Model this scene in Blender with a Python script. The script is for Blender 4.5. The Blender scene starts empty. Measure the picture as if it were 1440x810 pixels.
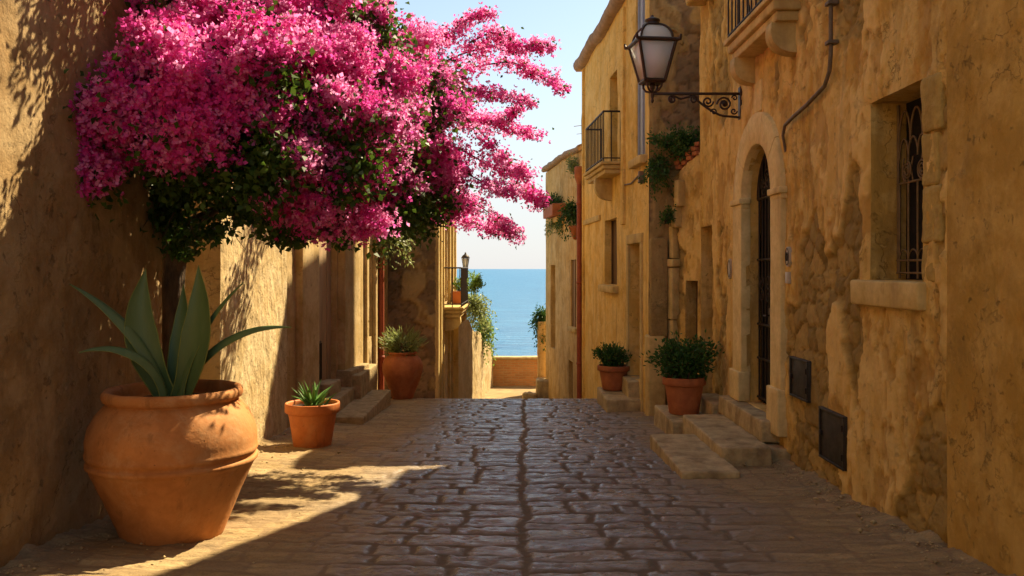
import bpy, math, random
import numpy as np
from math import radians as R, sin, cos, pi, atan2, sqrt

random.seed(7); RNG = np.random.default_rng(11)
S = bpy.context.scene
COL = S.collection

# ------------------------------------------------------------------ camera, sky, sun, exposure
F = 1200.0                      # focal length in pixels of the 1440 px wide photograph
cd = bpy.data.cameras.new('camera'); cam = bpy.data.objects.new('camera', cd); COL.objects.link(cam)
cd.sensor_width = 36; cd.lens = 30; cd.shift_y = -27/1440
cam.location = (0, 0, 0); cam.rotation_euler = (pi/2, 0, 0)
cd.clip_start = .05; cd.clip_end = 200000
S.camera = cam

SUN_AZ = 41.0     # degrees to the right of the viewing direction
SUN_EL = 48.0
W = bpy.data.worlds.new('World'); S.world = W; W.use_nodes = True
wn = W.node_tree; bg = wn.nodes['Background']
sky = wn.nodes.new('ShaderNodeTexSky'); sky.sky_type = 'NISHITA'; sky.sun_disc = False
sky.sun_elevation = R(SUN_EL); sky.sun_rotation = R(SUN_AZ)
sky.altitude = 0; sky.air_density = .9; sky.dust_density = .6; sky.ozone_density = 1.4
tint = wn.nodes.new('ShaderNodeMix'); tint.data_type = 'RGBA'; tint.blend_type = 'MULTIPLY'
tint.inputs[0].default_value = 1; tint.inputs[7].default_value = (1.0, .95, .82, 1)
wn.links.new(sky.outputs[0], tint.inputs[6]); 
wg = wn.nodes.new('ShaderNodeTexCoord'); wx = wn.nodes.new('ShaderNodeSeparateXYZ'); wn.links.new(wg.outputs['Generated'], wx.inputs[0])
wr = wn.nodes.new('ShaderNodeMapRange'); wr.interpolation_type = 'SMOOTHERSTEP'; wn.links.new(wx.outputs[2], wr.inputs[0])
wr.inputs[1].default_value = -.02; wr.inputs[2].default_value = .36; wr.inputs[3].default_value = .88; wr.inputs[4].default_value = .08
wm = wn.nodes.new('ShaderNodeMix'); wm.data_type = 'RGBA'; wn.links.new(wr.outputs[0], wm.inputs[0]); wn.links.new(tint.outputs[2], wm.inputs[6])
wm.inputs[7].default_value = (3.55, 3.6, 3.75, 1); wn.links.new(wm.outputs[2], bg.inputs[0])
bg.inputs[1].default_value = .085
sd = bpy.data.lights.new('sun', 'SUN'); sun = bpy.data.objects.new('sun', sd); COL.objects.link(sun)
sd.energy = 5.0; sd.angle = R(.55); sd.color = (1, .82, .53)
sun.location = (20, 20, 30)
sun.rotation_euler = (R(90-SUN_EL), 0, R(180-SUN_AZ))
S.view_settings.view_transform = 'Standard'; S.view_settings.look = 'None'
S.view_settings.gamma = 1; S.view_settings.exposure = 1.42
S.cycles.max_bounces = 10; S.cycles.diffuse_bounces = 6; S.cycles.glossy_bounces = 3
S.cycles.transparent_max_bounces = 8; S.cycles.use_denoising = True
S.cycles.sample_clamp_indirect = 8

# ------------------------------------------------------------------ noise in numpy
def _h(ix, iy, iz, seed):
    n = (ix.astype(np.int64)*374761393 + iy.astype(np.int64)*668265263 + iz.astype(np.int64)*2147483647 + seed*974711) & 0xffffffff
    n = ((n ^ (n >> 13))*1274126177) & 0xffffffff
    n = ((n ^ (n >> 16))*2246822519) & 0xffffffff
    n = n ^ (n >> 15)
    return (n & 0xffffff)/float(0xffffff)
def vn(p, seed=0):
    i = np.floor(p).astype(np.int64); f = p-i; f = f*f*(3-2*f)
    x, y, z = i[..., 0], i[..., 1], i[..., 2]; fx, fy, fz = f[..., 0], f[..., 1], f[..., 2]
    r = 0
    for a in (0, 1):
        for b in (0, 1):
            for c in (0, 1):
                w = (fx if a else 1-fx)*(fy if b else 1-fy)*(fz if c else 1-fz)
                r = r + w*_h(x+a, y+b, z+c, seed)
    return r*2-1
def fbm(p, octv=4, seed=0, gain=.5):
    r = 0; a = 1; t = 0
    for k in range(octv):
        r = r + a*vn(p*(2.03**k), seed+k*17); t += a; a *= gain
    return r/t
def worley(u, v, seed=0):
    iu = np.floor(u).astype(np.int64); iv = np.floor(v).astype(np.int64)
    f1 = np.full(u.shape, 9.); f2 = np.full(u.shape, 9.); idr = np.zeros(u.shape); z = np.zeros_like(iu)
    for a in (-1, 0, 1):
        for b in (-1, 0, 1):
            cu = iu+a+_h(iu+a, iv+b, z, seed)*.9; cv = iv+b+_h(iu+a, iv+b, z, seed+1)*.9
            d = np.hypot(cu-u, cv-v)
            c = d < f1
            f2 = np.where(c, f1, np.minimum(f2, d)); f1 = np.where(c, d, f1)
            idr = np.where(c, _h(iu+a, iv+b, z, seed+2), idr)
    return f1, f2, idr
def sst(a, b, x):
    t = np.clip((x-a)/(b-a), 0, 1); return t*t*(3-2*t)
def wob(V, amp=.012, fr=1.7, seed=5):
    """one field of slow wobble shared by everything built of old masonry"""
    V = np.asarray(V, float)
    o = np.stack([fbm(V*fr+k*31.7, 3, seed+k*7) for k in range(3)], -1)
    return V+o*amp

# ------------------------------------------------------------------ materials
def mat(name):
    m = bpy.data.materials.new(name); m.use_nodes = True
    return m, m.node_tree, m.node_tree.nodes['Principled BSDF']
class NT:
    def __init__(s, nt): s.nt = nt
    def n(s, t, **k):
        o = s.nt.nodes.new(t)
        for a, b in k.items(): setattr(o, a, b)
        return o
    def l(s, a, b): s.nt.links.new(a, b)
    def co(s, scale=(1, 1, 1)):
        g = s.n('ShaderNodeNewGeometry'); m = s.n('ShaderNodeMapping'); m.inputs['Scale'].default_value = scale
        s.l(g.outputs['Position'], m.inputs[0]); return m.outputs[0]
    def noise(s, co, scale, det=4, rough=.55, dist=0):
        o = s.n('ShaderNodeTexNoise'); s.l(co, o.inputs['Vector'])
        o.inputs['Scale'].default_value = scale; o.inputs['Detail'].default_value = det
        o.inputs['Roughness'].default_value = rough; o.inputs['Distortion'].default_value = dist
        return o.outputs[0]
    def ramp(s, f, a, b, interp='LINEAR'):
        o = s.n('ShaderNodeMapRange'); o.interpolation_type = 'SMOOTHSTEP' if interp == 'S' else 'LINEAR'
        s.l(f, o.inputs[0]); o.inputs[1].default_value = a; o.inputs[2].default_value = b; return o.outputs[0]
    def mix(s, f, a, b, mode='MIX'):
        o = s.n('ShaderNodeMix', data_type='RGBA', blend_type=mode)
        if isinstance(f, (int, float)): o.inputs[0].default_value = f
        else: s.l(f, o.inputs[0])
        for v, i in ((a, 6), (b, 7)):
            if isinstance(v, tuple): o.inputs[i].default_value = (*v[:3], 1)
            else: s.l(v, o.inputs[i])
        return o.outputs[2]
    def math(s, op, a, b=0.):
        o = s.n('ShaderNodeMath', operation=op)
        for v, i in ((a, 0), (b, 1)):
            if isinstance(v, (int, float)): o.inputs[i].default_value = v
            else: s.l(v, o.inputs[i])
        return o.outputs[0]
    def attr(s, name):
        o = s.n('ShaderNodeAttribute', attribute_name=name); return o.outputs['Fac']
    def bump(s, h, strength, dist, prev=None):
        o = s.n('ShaderNodeBump'); s.l(h, o.inputs['Height'])
        o.inputs['Strength'].default_value = strength; o.inputs['Distance'].default_value = dist
        if prev is not None: s.l(prev, o.inputs['Normal'])
        return o.outputs[0]

def plaster(name, c0, c1, c2, stone=(.36, .25, .13), dirt=(.10, .065, .035), bumpy=1., streak=.6, grime=.55):
    m, nt, b = mat(name); k = NT(nt)
    co = k.co(); cs = k.co((1, 1, .16))
    big = k.ramp(k.noise(co, .6, 8, .66, .3), .44, .56, 'S')
    mid = k.ramp(k.noise(co, 2.3, 9, .70, .2), .44, .58)
    fine = k.ramp(k.noise(co, 17, 5, .6), .3, .75)
    col = k.mix(big, c0, c1)
    col = k.mix(k.math('MULTIPLY', mid, .75), col, c2)
    st = k.ramp(k.noise(cs, 4.2, 6, .62, .5), .50, .74)
    col = k.mix(k.math('MULTIPLY', st, streak), col, dirt)
    bl = k.ramp(k.noise(co, 1.25, 10, .76, .4), .54, .62)
    col = k.mix(k.math('MULTIPLY', bl, grime), col, tuple(v*.52 for v in c0))
    rust = k.ramp(k.noise(cs, 6.0, 4, .6, .2), .62, .76)
    col = k.mix(k.math('MULTIPLY', rust, .35), col, (c0[0]*1.0, c0[1]*.72, c0[2]*.4))
    col = k.mix(k.math('MULTIPLY', fine, .28), col, tuple(v*.55 for v in c1))
    ck = k.math('ABSOLUTE', k.math('SUBTRACT', k.noise(co, 1.1, 7, .58, .25), .5))
    ck = k.math('SUBTRACT', 1., k.ramp(ck, .0006, .0035)); ckm = k.ramp(k.noise(co, .8, 3, .5), .48, .56)
    ck = k.math('MULTIPLY', ck, ckm); col = k.mix(k.math('MULTIPLY', ck, .55), col, tuple(v*.35 for v in c1))
    sp_ = k.ramp(k.noise(co, 9, 8, .75, .3), .60, .645); col = k.mix(k.math('MULTIPLY', sp_, .5), col, tuple(v*.45 for v in c1))
    sq_ = k.ramp(k.noise(co, 5, 9, .78, .2), .60, .63); col = k.mix(k.math('MULTIPLY', sq_, .45), col, tuple(min(1, v*1.12) for v in c2))
    fk = k.attr('flake'); col = k.mix(k.math('MULTIPLY', fk, .55), col, tuple(min(1, v*1.0)*w_ for v, w_ in zip(c2, (1.1, 1.1, 1.15))))
    fd = k.attr('pit_dirt_shade'); col = k.mix(k.math('MULTIPLY', fd, .6), col, tuple(v*w_ for v, w_ in zip(c0, (.50, .40, .30))))  # dirt in the recesses, painted darker to deepen weak relief shade
    ex = k.attr('expo'); er = k.attr('srand'); ej = k.attr('joint')
    sc = k.mix(er, stone, tuple(v*.6 for v in stone))
    sc = k.mix(k.math('MULTIPLY', fine, .35), sc, dirt)
    sc = k.mix(ej, sc, tuple(v*.42 for v in stone))
    col = k.mix(ex, col, sc)
    k.l(col, b.inputs['Base Color']); b.inputs['Roughness'].default_value = .93
    b.inputs['Specular IOR Level'].default_value = .15
    n1 = k.bump(k.noise(co, 5, 9, .62, .0), .6*bumpy, .035)
    n2 = k.bump(k.noise(co, 34, 8, .75), .75*bumpy, .012, n1)
    n3 = k.bump(k.noise(cs, 9, 6, .6), .5*bumpy, .02, n2)
    n3 = k.bump(k.math('SUBTRACT', sq_, k.math('ADD', ck, sp_)), .8, .006, n3)
    k.l(n3, b.inputs['Normal'])
    return m
def simple(name, c, rough=.7, c2=None, scale=8, bstr=.3, bd=.01, metal=0, spec=.4, streak=None, stretch=(1, 1, 1), bloom=None):
    m, nt, b = mat(name); k = NT(nt); co = k.co(stretch)
    c2 = c2 or tuple(v*.6 for v in c)
    f = k.ramp(k.noise(co, scale, 6, .62, .3), .35, .68)
    col = k.mix(f, c, c2)
    f2 = k.ramp(k.noise(co, scale*4.5, 4, .6), .45, .8)
    col = k.mix(k.math('MULTIPLY', f2, .3), col, tuple(v*.5 for v in c2))
    if streak: col = k.mix(k.math('MULTIPLY', k.ramp(k.noise(k.co((1, 1, .2)), scale*.6, 5, .6), .52, .7), .6), col, streak)
    if bloom:
        bf = k.ramp(k.noise(co, 2.4, 9, .74, .6), .53, .66); col = k.mix(k.math('MULTIPLY', bf, .38), col, bloom)
        bf = k.ramp(k.noise(k.co((1, 1, .35)), 7, 7, .7, .3), .57, .66); col = k.mix(k.math('MULTIPLY', bf, .55), col, tuple(v*.42 for v in c))
        bf = k.ramp(k.noise(co, 28, 3, .6), .70, .74); col = k.mix(k.math('MULTIPLY', bf, .8), col, tuple(v*.35 for v in c))
    k.l(col, b.inputs['Base Color']); b.inputs['Metallic'].default_value = metal
    b.inputs['Specular IOR Level'].default_value = spec
    k.l(k.math('ADD', k.math('MULTIPLY', f, .15), rough-.07), b.inputs['Roughness'])
    k.l(k.bump(k.noise(co, scale*3, 6, .6), bstr, bd), b.inputs['Normal'])
    return m
def leafmat(name, c0, c1, trans=.35, rough=.5, tcol=None):
    m, nt, b = mat(name); k = NT(nt)
    r = k.attr('rnd'); col = k.mix(r, c0, c1)
    k.l(col, b.inputs['Base Color']); b.inputs['Roughness'].default_value = rough
    b.inputs['Specular IOR Level'].default_value = .3
    t = k.n('ShaderNodeBsdfTranslucent')
    if tcol: t.inputs[0].default_value = (*tcol, 1)
    else: k.l(k.mix(.5, col, tuple(min(1, v*1.6) for v in c1)), t.inputs[0])
    ms = k.n('ShaderNodeMixShader'); ms.inputs[0].default_value = trans
    k.l(b.outputs[0], ms.inputs[1]); k.l(t.outputs[0], ms.inputs[2])
    k.l(ms.outputs[0], nt.nodes['Material Output'].inputs[0])
    return m

M = {}
M['right_plaster'] = plaster('ochre_plaster', (.70, .435, .11), (.58, .345, .078), (.80, .57, .21), stone=(.52, .35, .11))
M['near_plaster'] = plaster('smooth_ochre_plaster', (.56, .34, .08), (.46, .275, .058), (.64, .42, .125), bumpy=.8, streak=.4, grime=.6)
M['gold_plaster'] = plaster('golden_plaster', (.82, .53, .14), (.70, .43, .10), (.88, .64, .24), bumpy=.5, streak=.4, grime=.35)
M['far_plaster'] = plaster('faded_plaster', (.66, .43, .15), (.55, .34, .11), (.74, .52, .23), bumpy=.6, streak=.5)
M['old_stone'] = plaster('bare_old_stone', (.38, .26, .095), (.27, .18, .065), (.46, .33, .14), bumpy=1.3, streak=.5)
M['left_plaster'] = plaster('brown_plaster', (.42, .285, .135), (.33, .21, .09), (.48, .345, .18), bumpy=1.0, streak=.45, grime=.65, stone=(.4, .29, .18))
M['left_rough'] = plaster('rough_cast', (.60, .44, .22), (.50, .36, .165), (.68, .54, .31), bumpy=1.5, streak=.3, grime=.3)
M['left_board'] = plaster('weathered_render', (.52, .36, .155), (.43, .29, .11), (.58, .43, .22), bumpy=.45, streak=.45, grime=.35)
M['trim'] = simple('pale_trim_stone', (.66, .49, .20), .88, (.50, .35, .12), 5, .5, .012, spec=.15, streak=(.30, .19, .08))
M['step_stone'] = simple('worn_step_stone', (.56, .43, .22), .86, (.34, .25, .12), 6, .9, .02, spec=.2, streak=(.13, .085, .045))
M['surround'] = simple('pale_door_surround_stone', (.80, .62, .285), .86, (.64, .47, .19), 6, .6, .012, spec=.15, streak=(.42, .28, .12))
M['jamb'] = simple('broken_jamb_stone', (.52, .37, .12), .92, (.36, .24, .07), 6, .9, .02, spec=.1, streak=(.22, .14, .05))
M['step_left'] = simple('worn_threshold_stone', (.42, .31, .155), .86, (.23, .16, .075), 7, .9, .02, spec=.2)
M['iron'] = simple('black_iron', (.022, .018, .015), .55, (.04, .022, .012), 20, .3, .004, metal=.3)
M['lamp_iron'] = simple('painted_lamp_iron', (.035, .022, .015), .45, (.06, .03, .015), 24, .25, .003, metal=.2)
M['dark'] = simple('painted_dark_interior', (.012, .009, .007), .9)  # near black that paints in the darkness of unlit interiors
M['door_wood'] = simple('old_door_wood', (.16, .09, .04), .75, (.09, .05, .025), 7, .6, .01, stretch=(1, 1, .12))
M['pale_wood'] = simple('weathered_boards', (.40, .27, .14), .8, (.27, .17, .085), 9, .6, .01, stretch=(1, 1, .1))
M['shutter'] = simple('blue_grey_shutter', (.42, .46, .55), .55, (.33, .37, .46), 4, .1, .004)
M['glass_dark'] = simple('window_glass', (.10, .14, .20), .12, (.05, .07, .10), 2, .02, .002, spec=.8)
M['terracotta'] = simple('terracotta', (.56, .225, .065), .78, (.37, .135, .035), 3.4, .6, .012, spec=.25, streak=(.50, .25, .09), bloom=(.60, .38, .19))
M['terra_small'] = simple('orange_terracotta', (.62, .20, .05), .62, (.52, .15, .04), 5, .2, .006, spec=.35, bloom=(.58, .30, .13))
M['terra_red'] = simple('dull_red_terracotta', (.46, .16, .055), .75, (.33, .10, .04), 5, .3, .008, spec=.25, bloom=(.45, .24, .11))
M['soil'] = simple('soil', (.07, .045, .028), .95, (.03, .02, .012), 30, 1., .02)
M['red_pipe'] = simple('rust_red_pipe', (.34, .07, .025), .6, (.24, .05, .02), 6, .2, .004)
M['grey_pipe'] = simple('grey_conduit', (.17, .12, .08), .6, (.11, .08, .05), 14, .2, .003)
M['hatch'] = simple('grey_metal_hatch', (.055, .045, .032), .6, (.035, .028, .02), 9, .2, .003, metal=.3)
M['bark'] = simple('vine_bark', (.14, .085, .045), .92, (.06, .038, .02), 16, 1., .02, stretch=(1, 1, .25))
M['lamp_glass'] = leafmat('milky_glass', (.86, .87, .86), (.82, .83, .80), .5, .25, (.90, .92, .92))
M['roof_tile'] = simple('roof_coping', (.42, .27, .15), .9, (.26, .17, .09), 6, .8, .02)
M['plate'] = simple('enamel_plate', (.50, .44, .34), .35, (.42, .36, .27), 10, .05, .002)
M['ink'] = simple('plate_ink', (.03, .025, .02), .5)
M['bract'] = leafmat('magenta_bract', (.66, .022, .27), (.82, .09, .42), .45, .55)
M['bract_pale_lit'] = leafmat('pink_lit_bract', (.78, .06, .38), (.93, .34, .62), .5, .55)
M['vine_leaf'] = leafmat('vine_leaf', (.020, .050, .008), (.085, .15, .018), .3)
M['shrub_leaf'] = leafmat('dark_shrub_leaf', (.028, .085, .016), (.07, .16, .03), .25)
M['fresh_leaf'] = leafmat('fresh_leaf', (.10, .20, .03), (.20, .30, .06), .35)
M['olive_leaf'] = leafmat('grey_green_leaf', (.16, .21, .06), (.28, .32, .11), .35)
M['aloe'] = leafmat('succulent_leaf', (.07, .19, .04), (.16, .32, .07), .12, .4)
M['agave'] = simple('agave_leaf', (.070, .130, .038), .5, (.12, .175, .065), 4, .15, .004, stretch=(1, 1, .3))
M['agave_edge'] = simple('agave_margin', (.26, .30, .06), .5, (.20, .22, .05), 9)

def brickmat(name, c0, c1, mortar, sx=.24, sy=.075):
    m, nt, b = mat(name); k = NT(nt)
    g = k.n('ShaderNodeNewGeometry'); sp = k.n('ShaderNodeSeparateXYZ'); k.l(g.outputs['Position'], sp.inputs[0])
    cb = k.n('ShaderNodeCombineXYZ'); k.l(k.math('ADD', sp.outputs[0], sp.outputs[1]), cb.inputs[0]); k.l(sp.outputs[2], cb.inputs[1])
    dn = k.n('ShaderNodeTexNoise'); dn.inputs['Scale'].default_value = 3; k.l(g.outputs['Position'], dn.inputs['Vector'])
    ds = k.n('ShaderNodeVectorMath', operation='SCALE'); k.l(dn.outputs[1], ds.inputs[0]); ds.inputs[3].default_value = .06
    ad = k.n('ShaderNodeVectorMath', operation='ADD'); k.l(cb.outputs[0], ad.inputs[0]); k.l(ds.outputs[0], ad.inputs[1])
    br = k.n('ShaderNodeTexBrick'); k.l(ad.outputs[0], br.inputs['Vector'])
    br.inputs['Color1'].default_value = (*c0, 1); br.inputs['Color2'].default_value = (*c1, 1); br.inputs['Mortar'].default_value = (*mortar, 1)
    br.inputs['Scale'].default_value = 1; br.inputs['Brick Width'].default_value = sx; br.inputs['Row Height'].default_value = sy
    br.inputs['Mortar Size'].default_value = .009; br.inputs['Mortar Smooth'].default_value = .4; br.inputs['Bias'].default_value = -.1
    f = k.ramp(k.noise(k.co(), 5, 6, .65), .4, .7)
    col = k.mix(k.math('MULTIPLY', f, .5), br.outputs[0], mortar)
    k.l(col, b.inputs['Base Color']); b.inputs['Roughness'].default_value = .92
    inv = k.math('SUBTRACT', 1., br.outputs[1])
    n1 = k.bump(inv, .8, .012); k.l(k.bump(k.noise(k.co(), 25, 5, .6), .6, .01, n1), b.inputs['Normal'])
    return m
M['brick'] = brickmat('parapet_brick', (.52, .235, .085), (.36, .15, .05), (.42, .29, .15))
M['brick_red'] = brickmat('planter_brick', (.50, .17, .06), (.36, .11, .04), (.40, .27, .15), .22, .07)

def streetmat():
    m, nt, b = mat('cobble_stone'); k = NT(nt); co = k.co(); cs = k.co((.35, 1.6, 1))
    w = k.attr('wear'); j = k.attr('joint'); r = k.attr('srand')
    c_side = k.mix(r, (.47, .34, .165), (.33, .225, .10)); c_mid = k.mix(r, (.28, .20, .108), (.13, .092, .05))
    col = k.mix(w, c_side, c_mid)
    col = k.mix(k.math('MULTIPLY', k.ramp(r, .78, .82), .35), col, (.36, .27, .16))
    f = k.ramp(k.noise(cs, 6, 8, .7, .4), .38, .66)
    col = k.mix(k.math('MULTIPLY', f, .5), col, (.14, .10, .065))
    f2 = k.ramp(k.noise(co, 1.3, 6, .65, .4), .45, .62)
    col = k.mix(k.math('MULTIPLY', f2, .35), col, (.30, .205, .115))
    f3 = k.ramp(k.noise(co, 60, 4, .6), .45, .75)
    col = k.mix(k.math('MULTIPLY', f3, .35), col, (.07, .05, .035))
    dust = k.mix(w, (.24, .165, .09), (.12, .078, .040))
    col = k.mix(j, col, dust)
    k.l(col, b.inputs['Base Color'])
    rg = k.math('ADD', k.math('MULTIPLY', w, -.64), .80)
    rg = k.math('ADD', rg, k.math('MULTIPLY', f, .30))
    rg = k.math('MAXIMUM', rg, k.math('MULTIPLY', j, .95))
    k.l(rg, b.inputs['Roughness'])
    cw = k.math('MULTIPLY', k.math('MULTIPLY', w, .42), k.math('SUBTRACT', 1., j)); cw = k.math('MULTIPLY', cw, k.ramp(k.noise(co, 3.0, 6, .7, .4), .40, .56))
    k.l(cw, b.inputs['Coat Weight']); b.inputs['Coat Roughness'].default_value = .27
    k.l(k.math('ADD', k.math('MULTIPLY', w, .85), .12), b.inputs['Specular IOR Level'])
    n1 = k.bump(k.noise(cs, 9, 8, .72, .5), .9, .022)
    n2 = k.bump(k.noise(co, 45, 6, .7), .7, .007, n1); k.l(n2, b.inputs['Normal'])
    return m
M['street'] = streetmat()
def seamat():
    m, nt, b = mat('sea_water'); k = NT(nt)
    co = k.co((.35, 1, 1))
    f = k.ramp(k.noise(co, .018, 6, .6, .5), .35, .68)
    f2 = k.ramp(k.noise(k.co((.25, 1, 1)), .11, 6, .65, .3), .40, .66)
    col = k.mix(f, (.022, .14, .29), (.045, .20, .37))
    col = k.mix(k.math('MULTIPLY', f2, .7), col, (.012, .075, .19))
    k.l(col, b.inputs['Base Color']); b.inputs['Roughness'].default_value = .4; b.inputs['Specular IOR Level'].default_value = .22
    k.l(k.bump(k.noise(co, .12, 9, .7, .5), 1., 3.0), b.inputs['Normal'])
    return m
M['sea'] = seamat()
M['hill'] = simple('scrub_slope', (.10, .11, .045), .95, (.2, .15, .09), .3, 1., .3)

# ------------------------------------------------------------------ mesh building
def kids_loc(o):
    l = np.array(o.location); p = o.parent
    while p: l = l+np.array(p.location); p = p.parent
    return l
class MB:
    def __init__(s): s.V = []; s.Fq = []; s.Ft = []; s.n = 0; s.A = {}; s.mi = []
    def add(s, V, Q=None, T=None, mi=0, **attrs):
        V = np.asarray(V, float).reshape(-1, 3)
        for a in set(list(s.A)+list(attrs)):
            if a not in s.A: s.A[a] = [np.zeros(s.n)] if s.n else []
            v = attrs.get(a, 0.); s.A[a].append(np.broadcast_to(np.asarray(v, float).ravel() if np.ndim(v) else v, (len(V),)).astype(float))
        s.V.append(V)
        if Q is not None and len(Q): q = np.asarray(Q, int).reshape(-1, 4)+s.n; s.Fq.append((q, mi))
        if T is not None and len(T): t = np.asarray(T, int).reshape(-1, 3)+s.n; s.Ft.append((t, mi))
        s.n += len(V)
        return s
    def grid(s, P, wrap=False, mask=None, flip=False, **kw):
        """P (r,c,3)"""
        r, c = P.shape[:2]; idx = np.arange(r*c).reshape(r, c)
        if wrap: idx = np.concatenate([idx, idx[:, :1]], 1)
        q = np.stack([idx[:-1, :-1], idx[:-1, 1:], idx[1:, 1:], idx[1:, :-1]], -1)
        if mask is not None: q = q[mask]
        q = q.reshape(-1, 4)
        if flip: q = q[:, ::-1]
        return s.add(P.reshape(-1, 3), Q=q, **kw)
    def box(s, lo, hi, r=0., res=None, amp=0., rot=0., piv=None, seed=3, mi=0, fr=6.):
        lo = np.array(lo, float); hi = np.array(hi, float); r = min(r, (hi-lo).min()*.45)
        ax = []
        for i in range(3):
            L = hi[i]-lo[i]
            if r > 0:
                a = [0, r*.3, r]; n = max(1, int((L-2*r)/(res or 1e9))) if res else 1
                a += list(np.linspace(r, L-r, n+1))[1:]; a += [L-r*.3, L]
            else:
                n = max(1, int(L/res)) if res else 1; a = list(np.linspace(0, L, n+1))
            ax.append(np.array(a)+lo[i])
        for i in range(3):
            j, k = (i+1) % 3, (i+2) % 3
            for side in (0, 1):
                J, K = np.meshgrid(ax[j], ax[k], indexing='ij'); P = np.zeros(J.shape+(3,))
                P[..., j] = J; P[..., k] = K; P[..., i] = hi[i] if side else lo[i]
                if r > 0:
                    q = np.clip(P, lo+r, hi-r); d = P-q; P = q+d/np.maximum(np.linalg.norm(d, axis=-1, keepdims=True), 1e-9)*r
                if amp:
                    nn = P-np.clip(P, lo+max(r, .02), hi-max(r, .02)); nn = nn/np.maximum(np.linalg.norm(nn, axis=-1, keepdims=True), 1e-9)
                    P = P+nn*(fbm(P*fr, 4, seed)*amp)[..., None]
                if rot:
                    c = np.array(piv if piv is not None else (lo+hi)/2, float); D = P-c
                    P = np.stack([D[..., 0]*cos(rot)-D[..., 1]*sin(rot), D[..., 0]*sin(rot)+D[..., 1]*cos(rot), D[..., 2]], -1)+c
                s.grid(P, flip=not side, mi=mi)
        return s
    def tube(s, pts, rad, n=8, mi=0, caps=True, **kw):
        pts = np.asarray(pts, float); m = len(pts); rad = np.broadcast_to(np.asarray(rad, float), (m,))
        t = np.gradient(pts, axis=0); t /= np.maximum(np.linalg.norm(t, axis=1, keepdims=True), 1e-9)
        u = np.cross(t[0], (0, 0, 1)); u = u if np.linalg.norm(u) > .1 else np.cross(t[0], (1, 0, 0)); u /= np.linalg.norm(u)
        P = np.zeros((m, n, 3)); a = np.arange(n)*2*pi/n
        for i in range(m):
            u = u-t[i]*np.dot(u, t[i]); u /= max(np.linalg.norm(u), 1e-9); v = np.cross(t[i], u)
            P[i] = pts[i]+rad[i]*(np.cos(a)[:, None]*u+np.sin(a)[:, None]*v)
        b = s.n; s.grid(P, wrap=True, mi=mi, **kw)
        if caps:
            s.add(np.vstack([P[0], pts[:1]]), T=[(i, (i+1) % n, n) for i in range(n)], mi=mi)
            s.add(np.vstack([P[-1], pts[-1:]]), T=[((i+1) % n, i, n) for i in range(n)], mi=mi)
        return s
    def lathe(s, c, prof, n=48, wobble=0, **kw):
        """prof: list of (radius, z)"""
        prof = np.asarray(prof, float); a = np.arange(n)*2*pi/n
        P = np.zeros((len(prof), n, 3)); rr = prof[:, 0][:, None]*np.ones(n)
        P[..., 0] = np.cos(a)*rr; P[..., 1] = np.sin(a)*rr; P[..., 2] = prof[:, 1][:, None]
        P = P+np.array(c)
        if wobble:
            P = wob(P, wobble, 4.)
        return s.grid(P, wrap=True, **kw)
    def prism(s, path2, fn0, fn1, closed=True):
        """extrude a polygon outline: fn0/fn1 map (a,b)->xyz for the two caps"""
        A = np.array([fn0(*p) for p in path2]); B = np.array([fn1(*p) for p in path2]); n = len(A)
        s.add(np.vstack([A, B]), Q=[(i, (i+1) % n, n+(i+1) % n, n+i) for i in range(n)])
        c = A.mean(0); s.add(np.vstack([A, [c]]), T=[((i+1) % n, i, n) for i in range(n)])
        c = B.mean(0); s.add(np.vstack([B, [c]]), T=[(i, (i+1) % n, n) for i in range(n)])
        return s
    def build(s, name, m, parent=None, smooth=False, label=None):
        V = np.concatenate(s.V); me = bpy.data.meshes.new(name)
        if parent is not None: V = V-kids_loc(parent)
        fl = []; fs = []; mi = []
        for q, k in s.Fq: fl.append(q.ravel()); fs.append(np.full(len(q), 4)); mi.append(np.full(len(q), k))
        for t, k in s.Ft: fl.append(t.ravel()); fs.append(np.full(len(t), 3)); mi.append(np.full(len(t), k))
        fl = np.concatenate(fl).astype(np.int32); fs = np.concatenate(fs).astype(np.int32); mi = np.concatenate(mi).astype(np.int32)
        me.vertices.add(len(V)); me.vertices.foreach_set('co', V.astype(np.float32).ravel())
        me.loops.add(len(fl)); me.loops.foreach_set('vertex_index', fl)
        me.polygons.add(len(fs)); me.polygons.foreach_set('loop_start', np.concatenate([[0], np.cumsum(fs)[:-1]]).astype(np.int32))
        me.polygons.foreach_set('loop_total', fs)
        me.polygons.foreach_set('material_index', mi)
        if smooth: me.polygons.foreach_set('use_smooth', np.ones(len(fs), bool))
        me.update(calc_edges=True)
        for a, l in s.A.items():
            at = me.attributes.new(a, 'FLOAT', 'POINT'); at.data.foreach_set('value', np.concatenate(l).astype(np.float32))
        for x in (m if isinstance(m, (list, tuple)) else [m]): me.materials.append(M[x] if isinstance(x, str) else x)
        o = bpy.data.objects.new(name, me); COL.objects.link(o)
        if parent is not None: o.parent = parent
        if label: o['label'] = label
        return o
def P3(px, py, d): return ((px-720)/F*d, d, -(py-378)/F*d)
def thing(name, label, cat, loc, group=None):
    o = bpy.data.objects.new(name, None); COL.objects.link(o); o.location = loc; o.empty_display_size = .2
    o['label'] = label; o['category'] = cat
    if group: o['group'] = group
    return o
def tag(o, label, cat, group=None):
    o['label'] = label; o['category'] = cat
    if group: o['group'] = group
    return o
def structure(o): o['kind'] = 'structure'; return o

# ------------------------------------------------------------------ ground
def zg(y):
    y = np.asarray(y, float)
    z = np.where(y < 15.3, -1.4-.06*y, -2.318-.18*(y-15.3))
    return np.maximum(z, -3.71)
def zgf(y): return float(zg(y))

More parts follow.
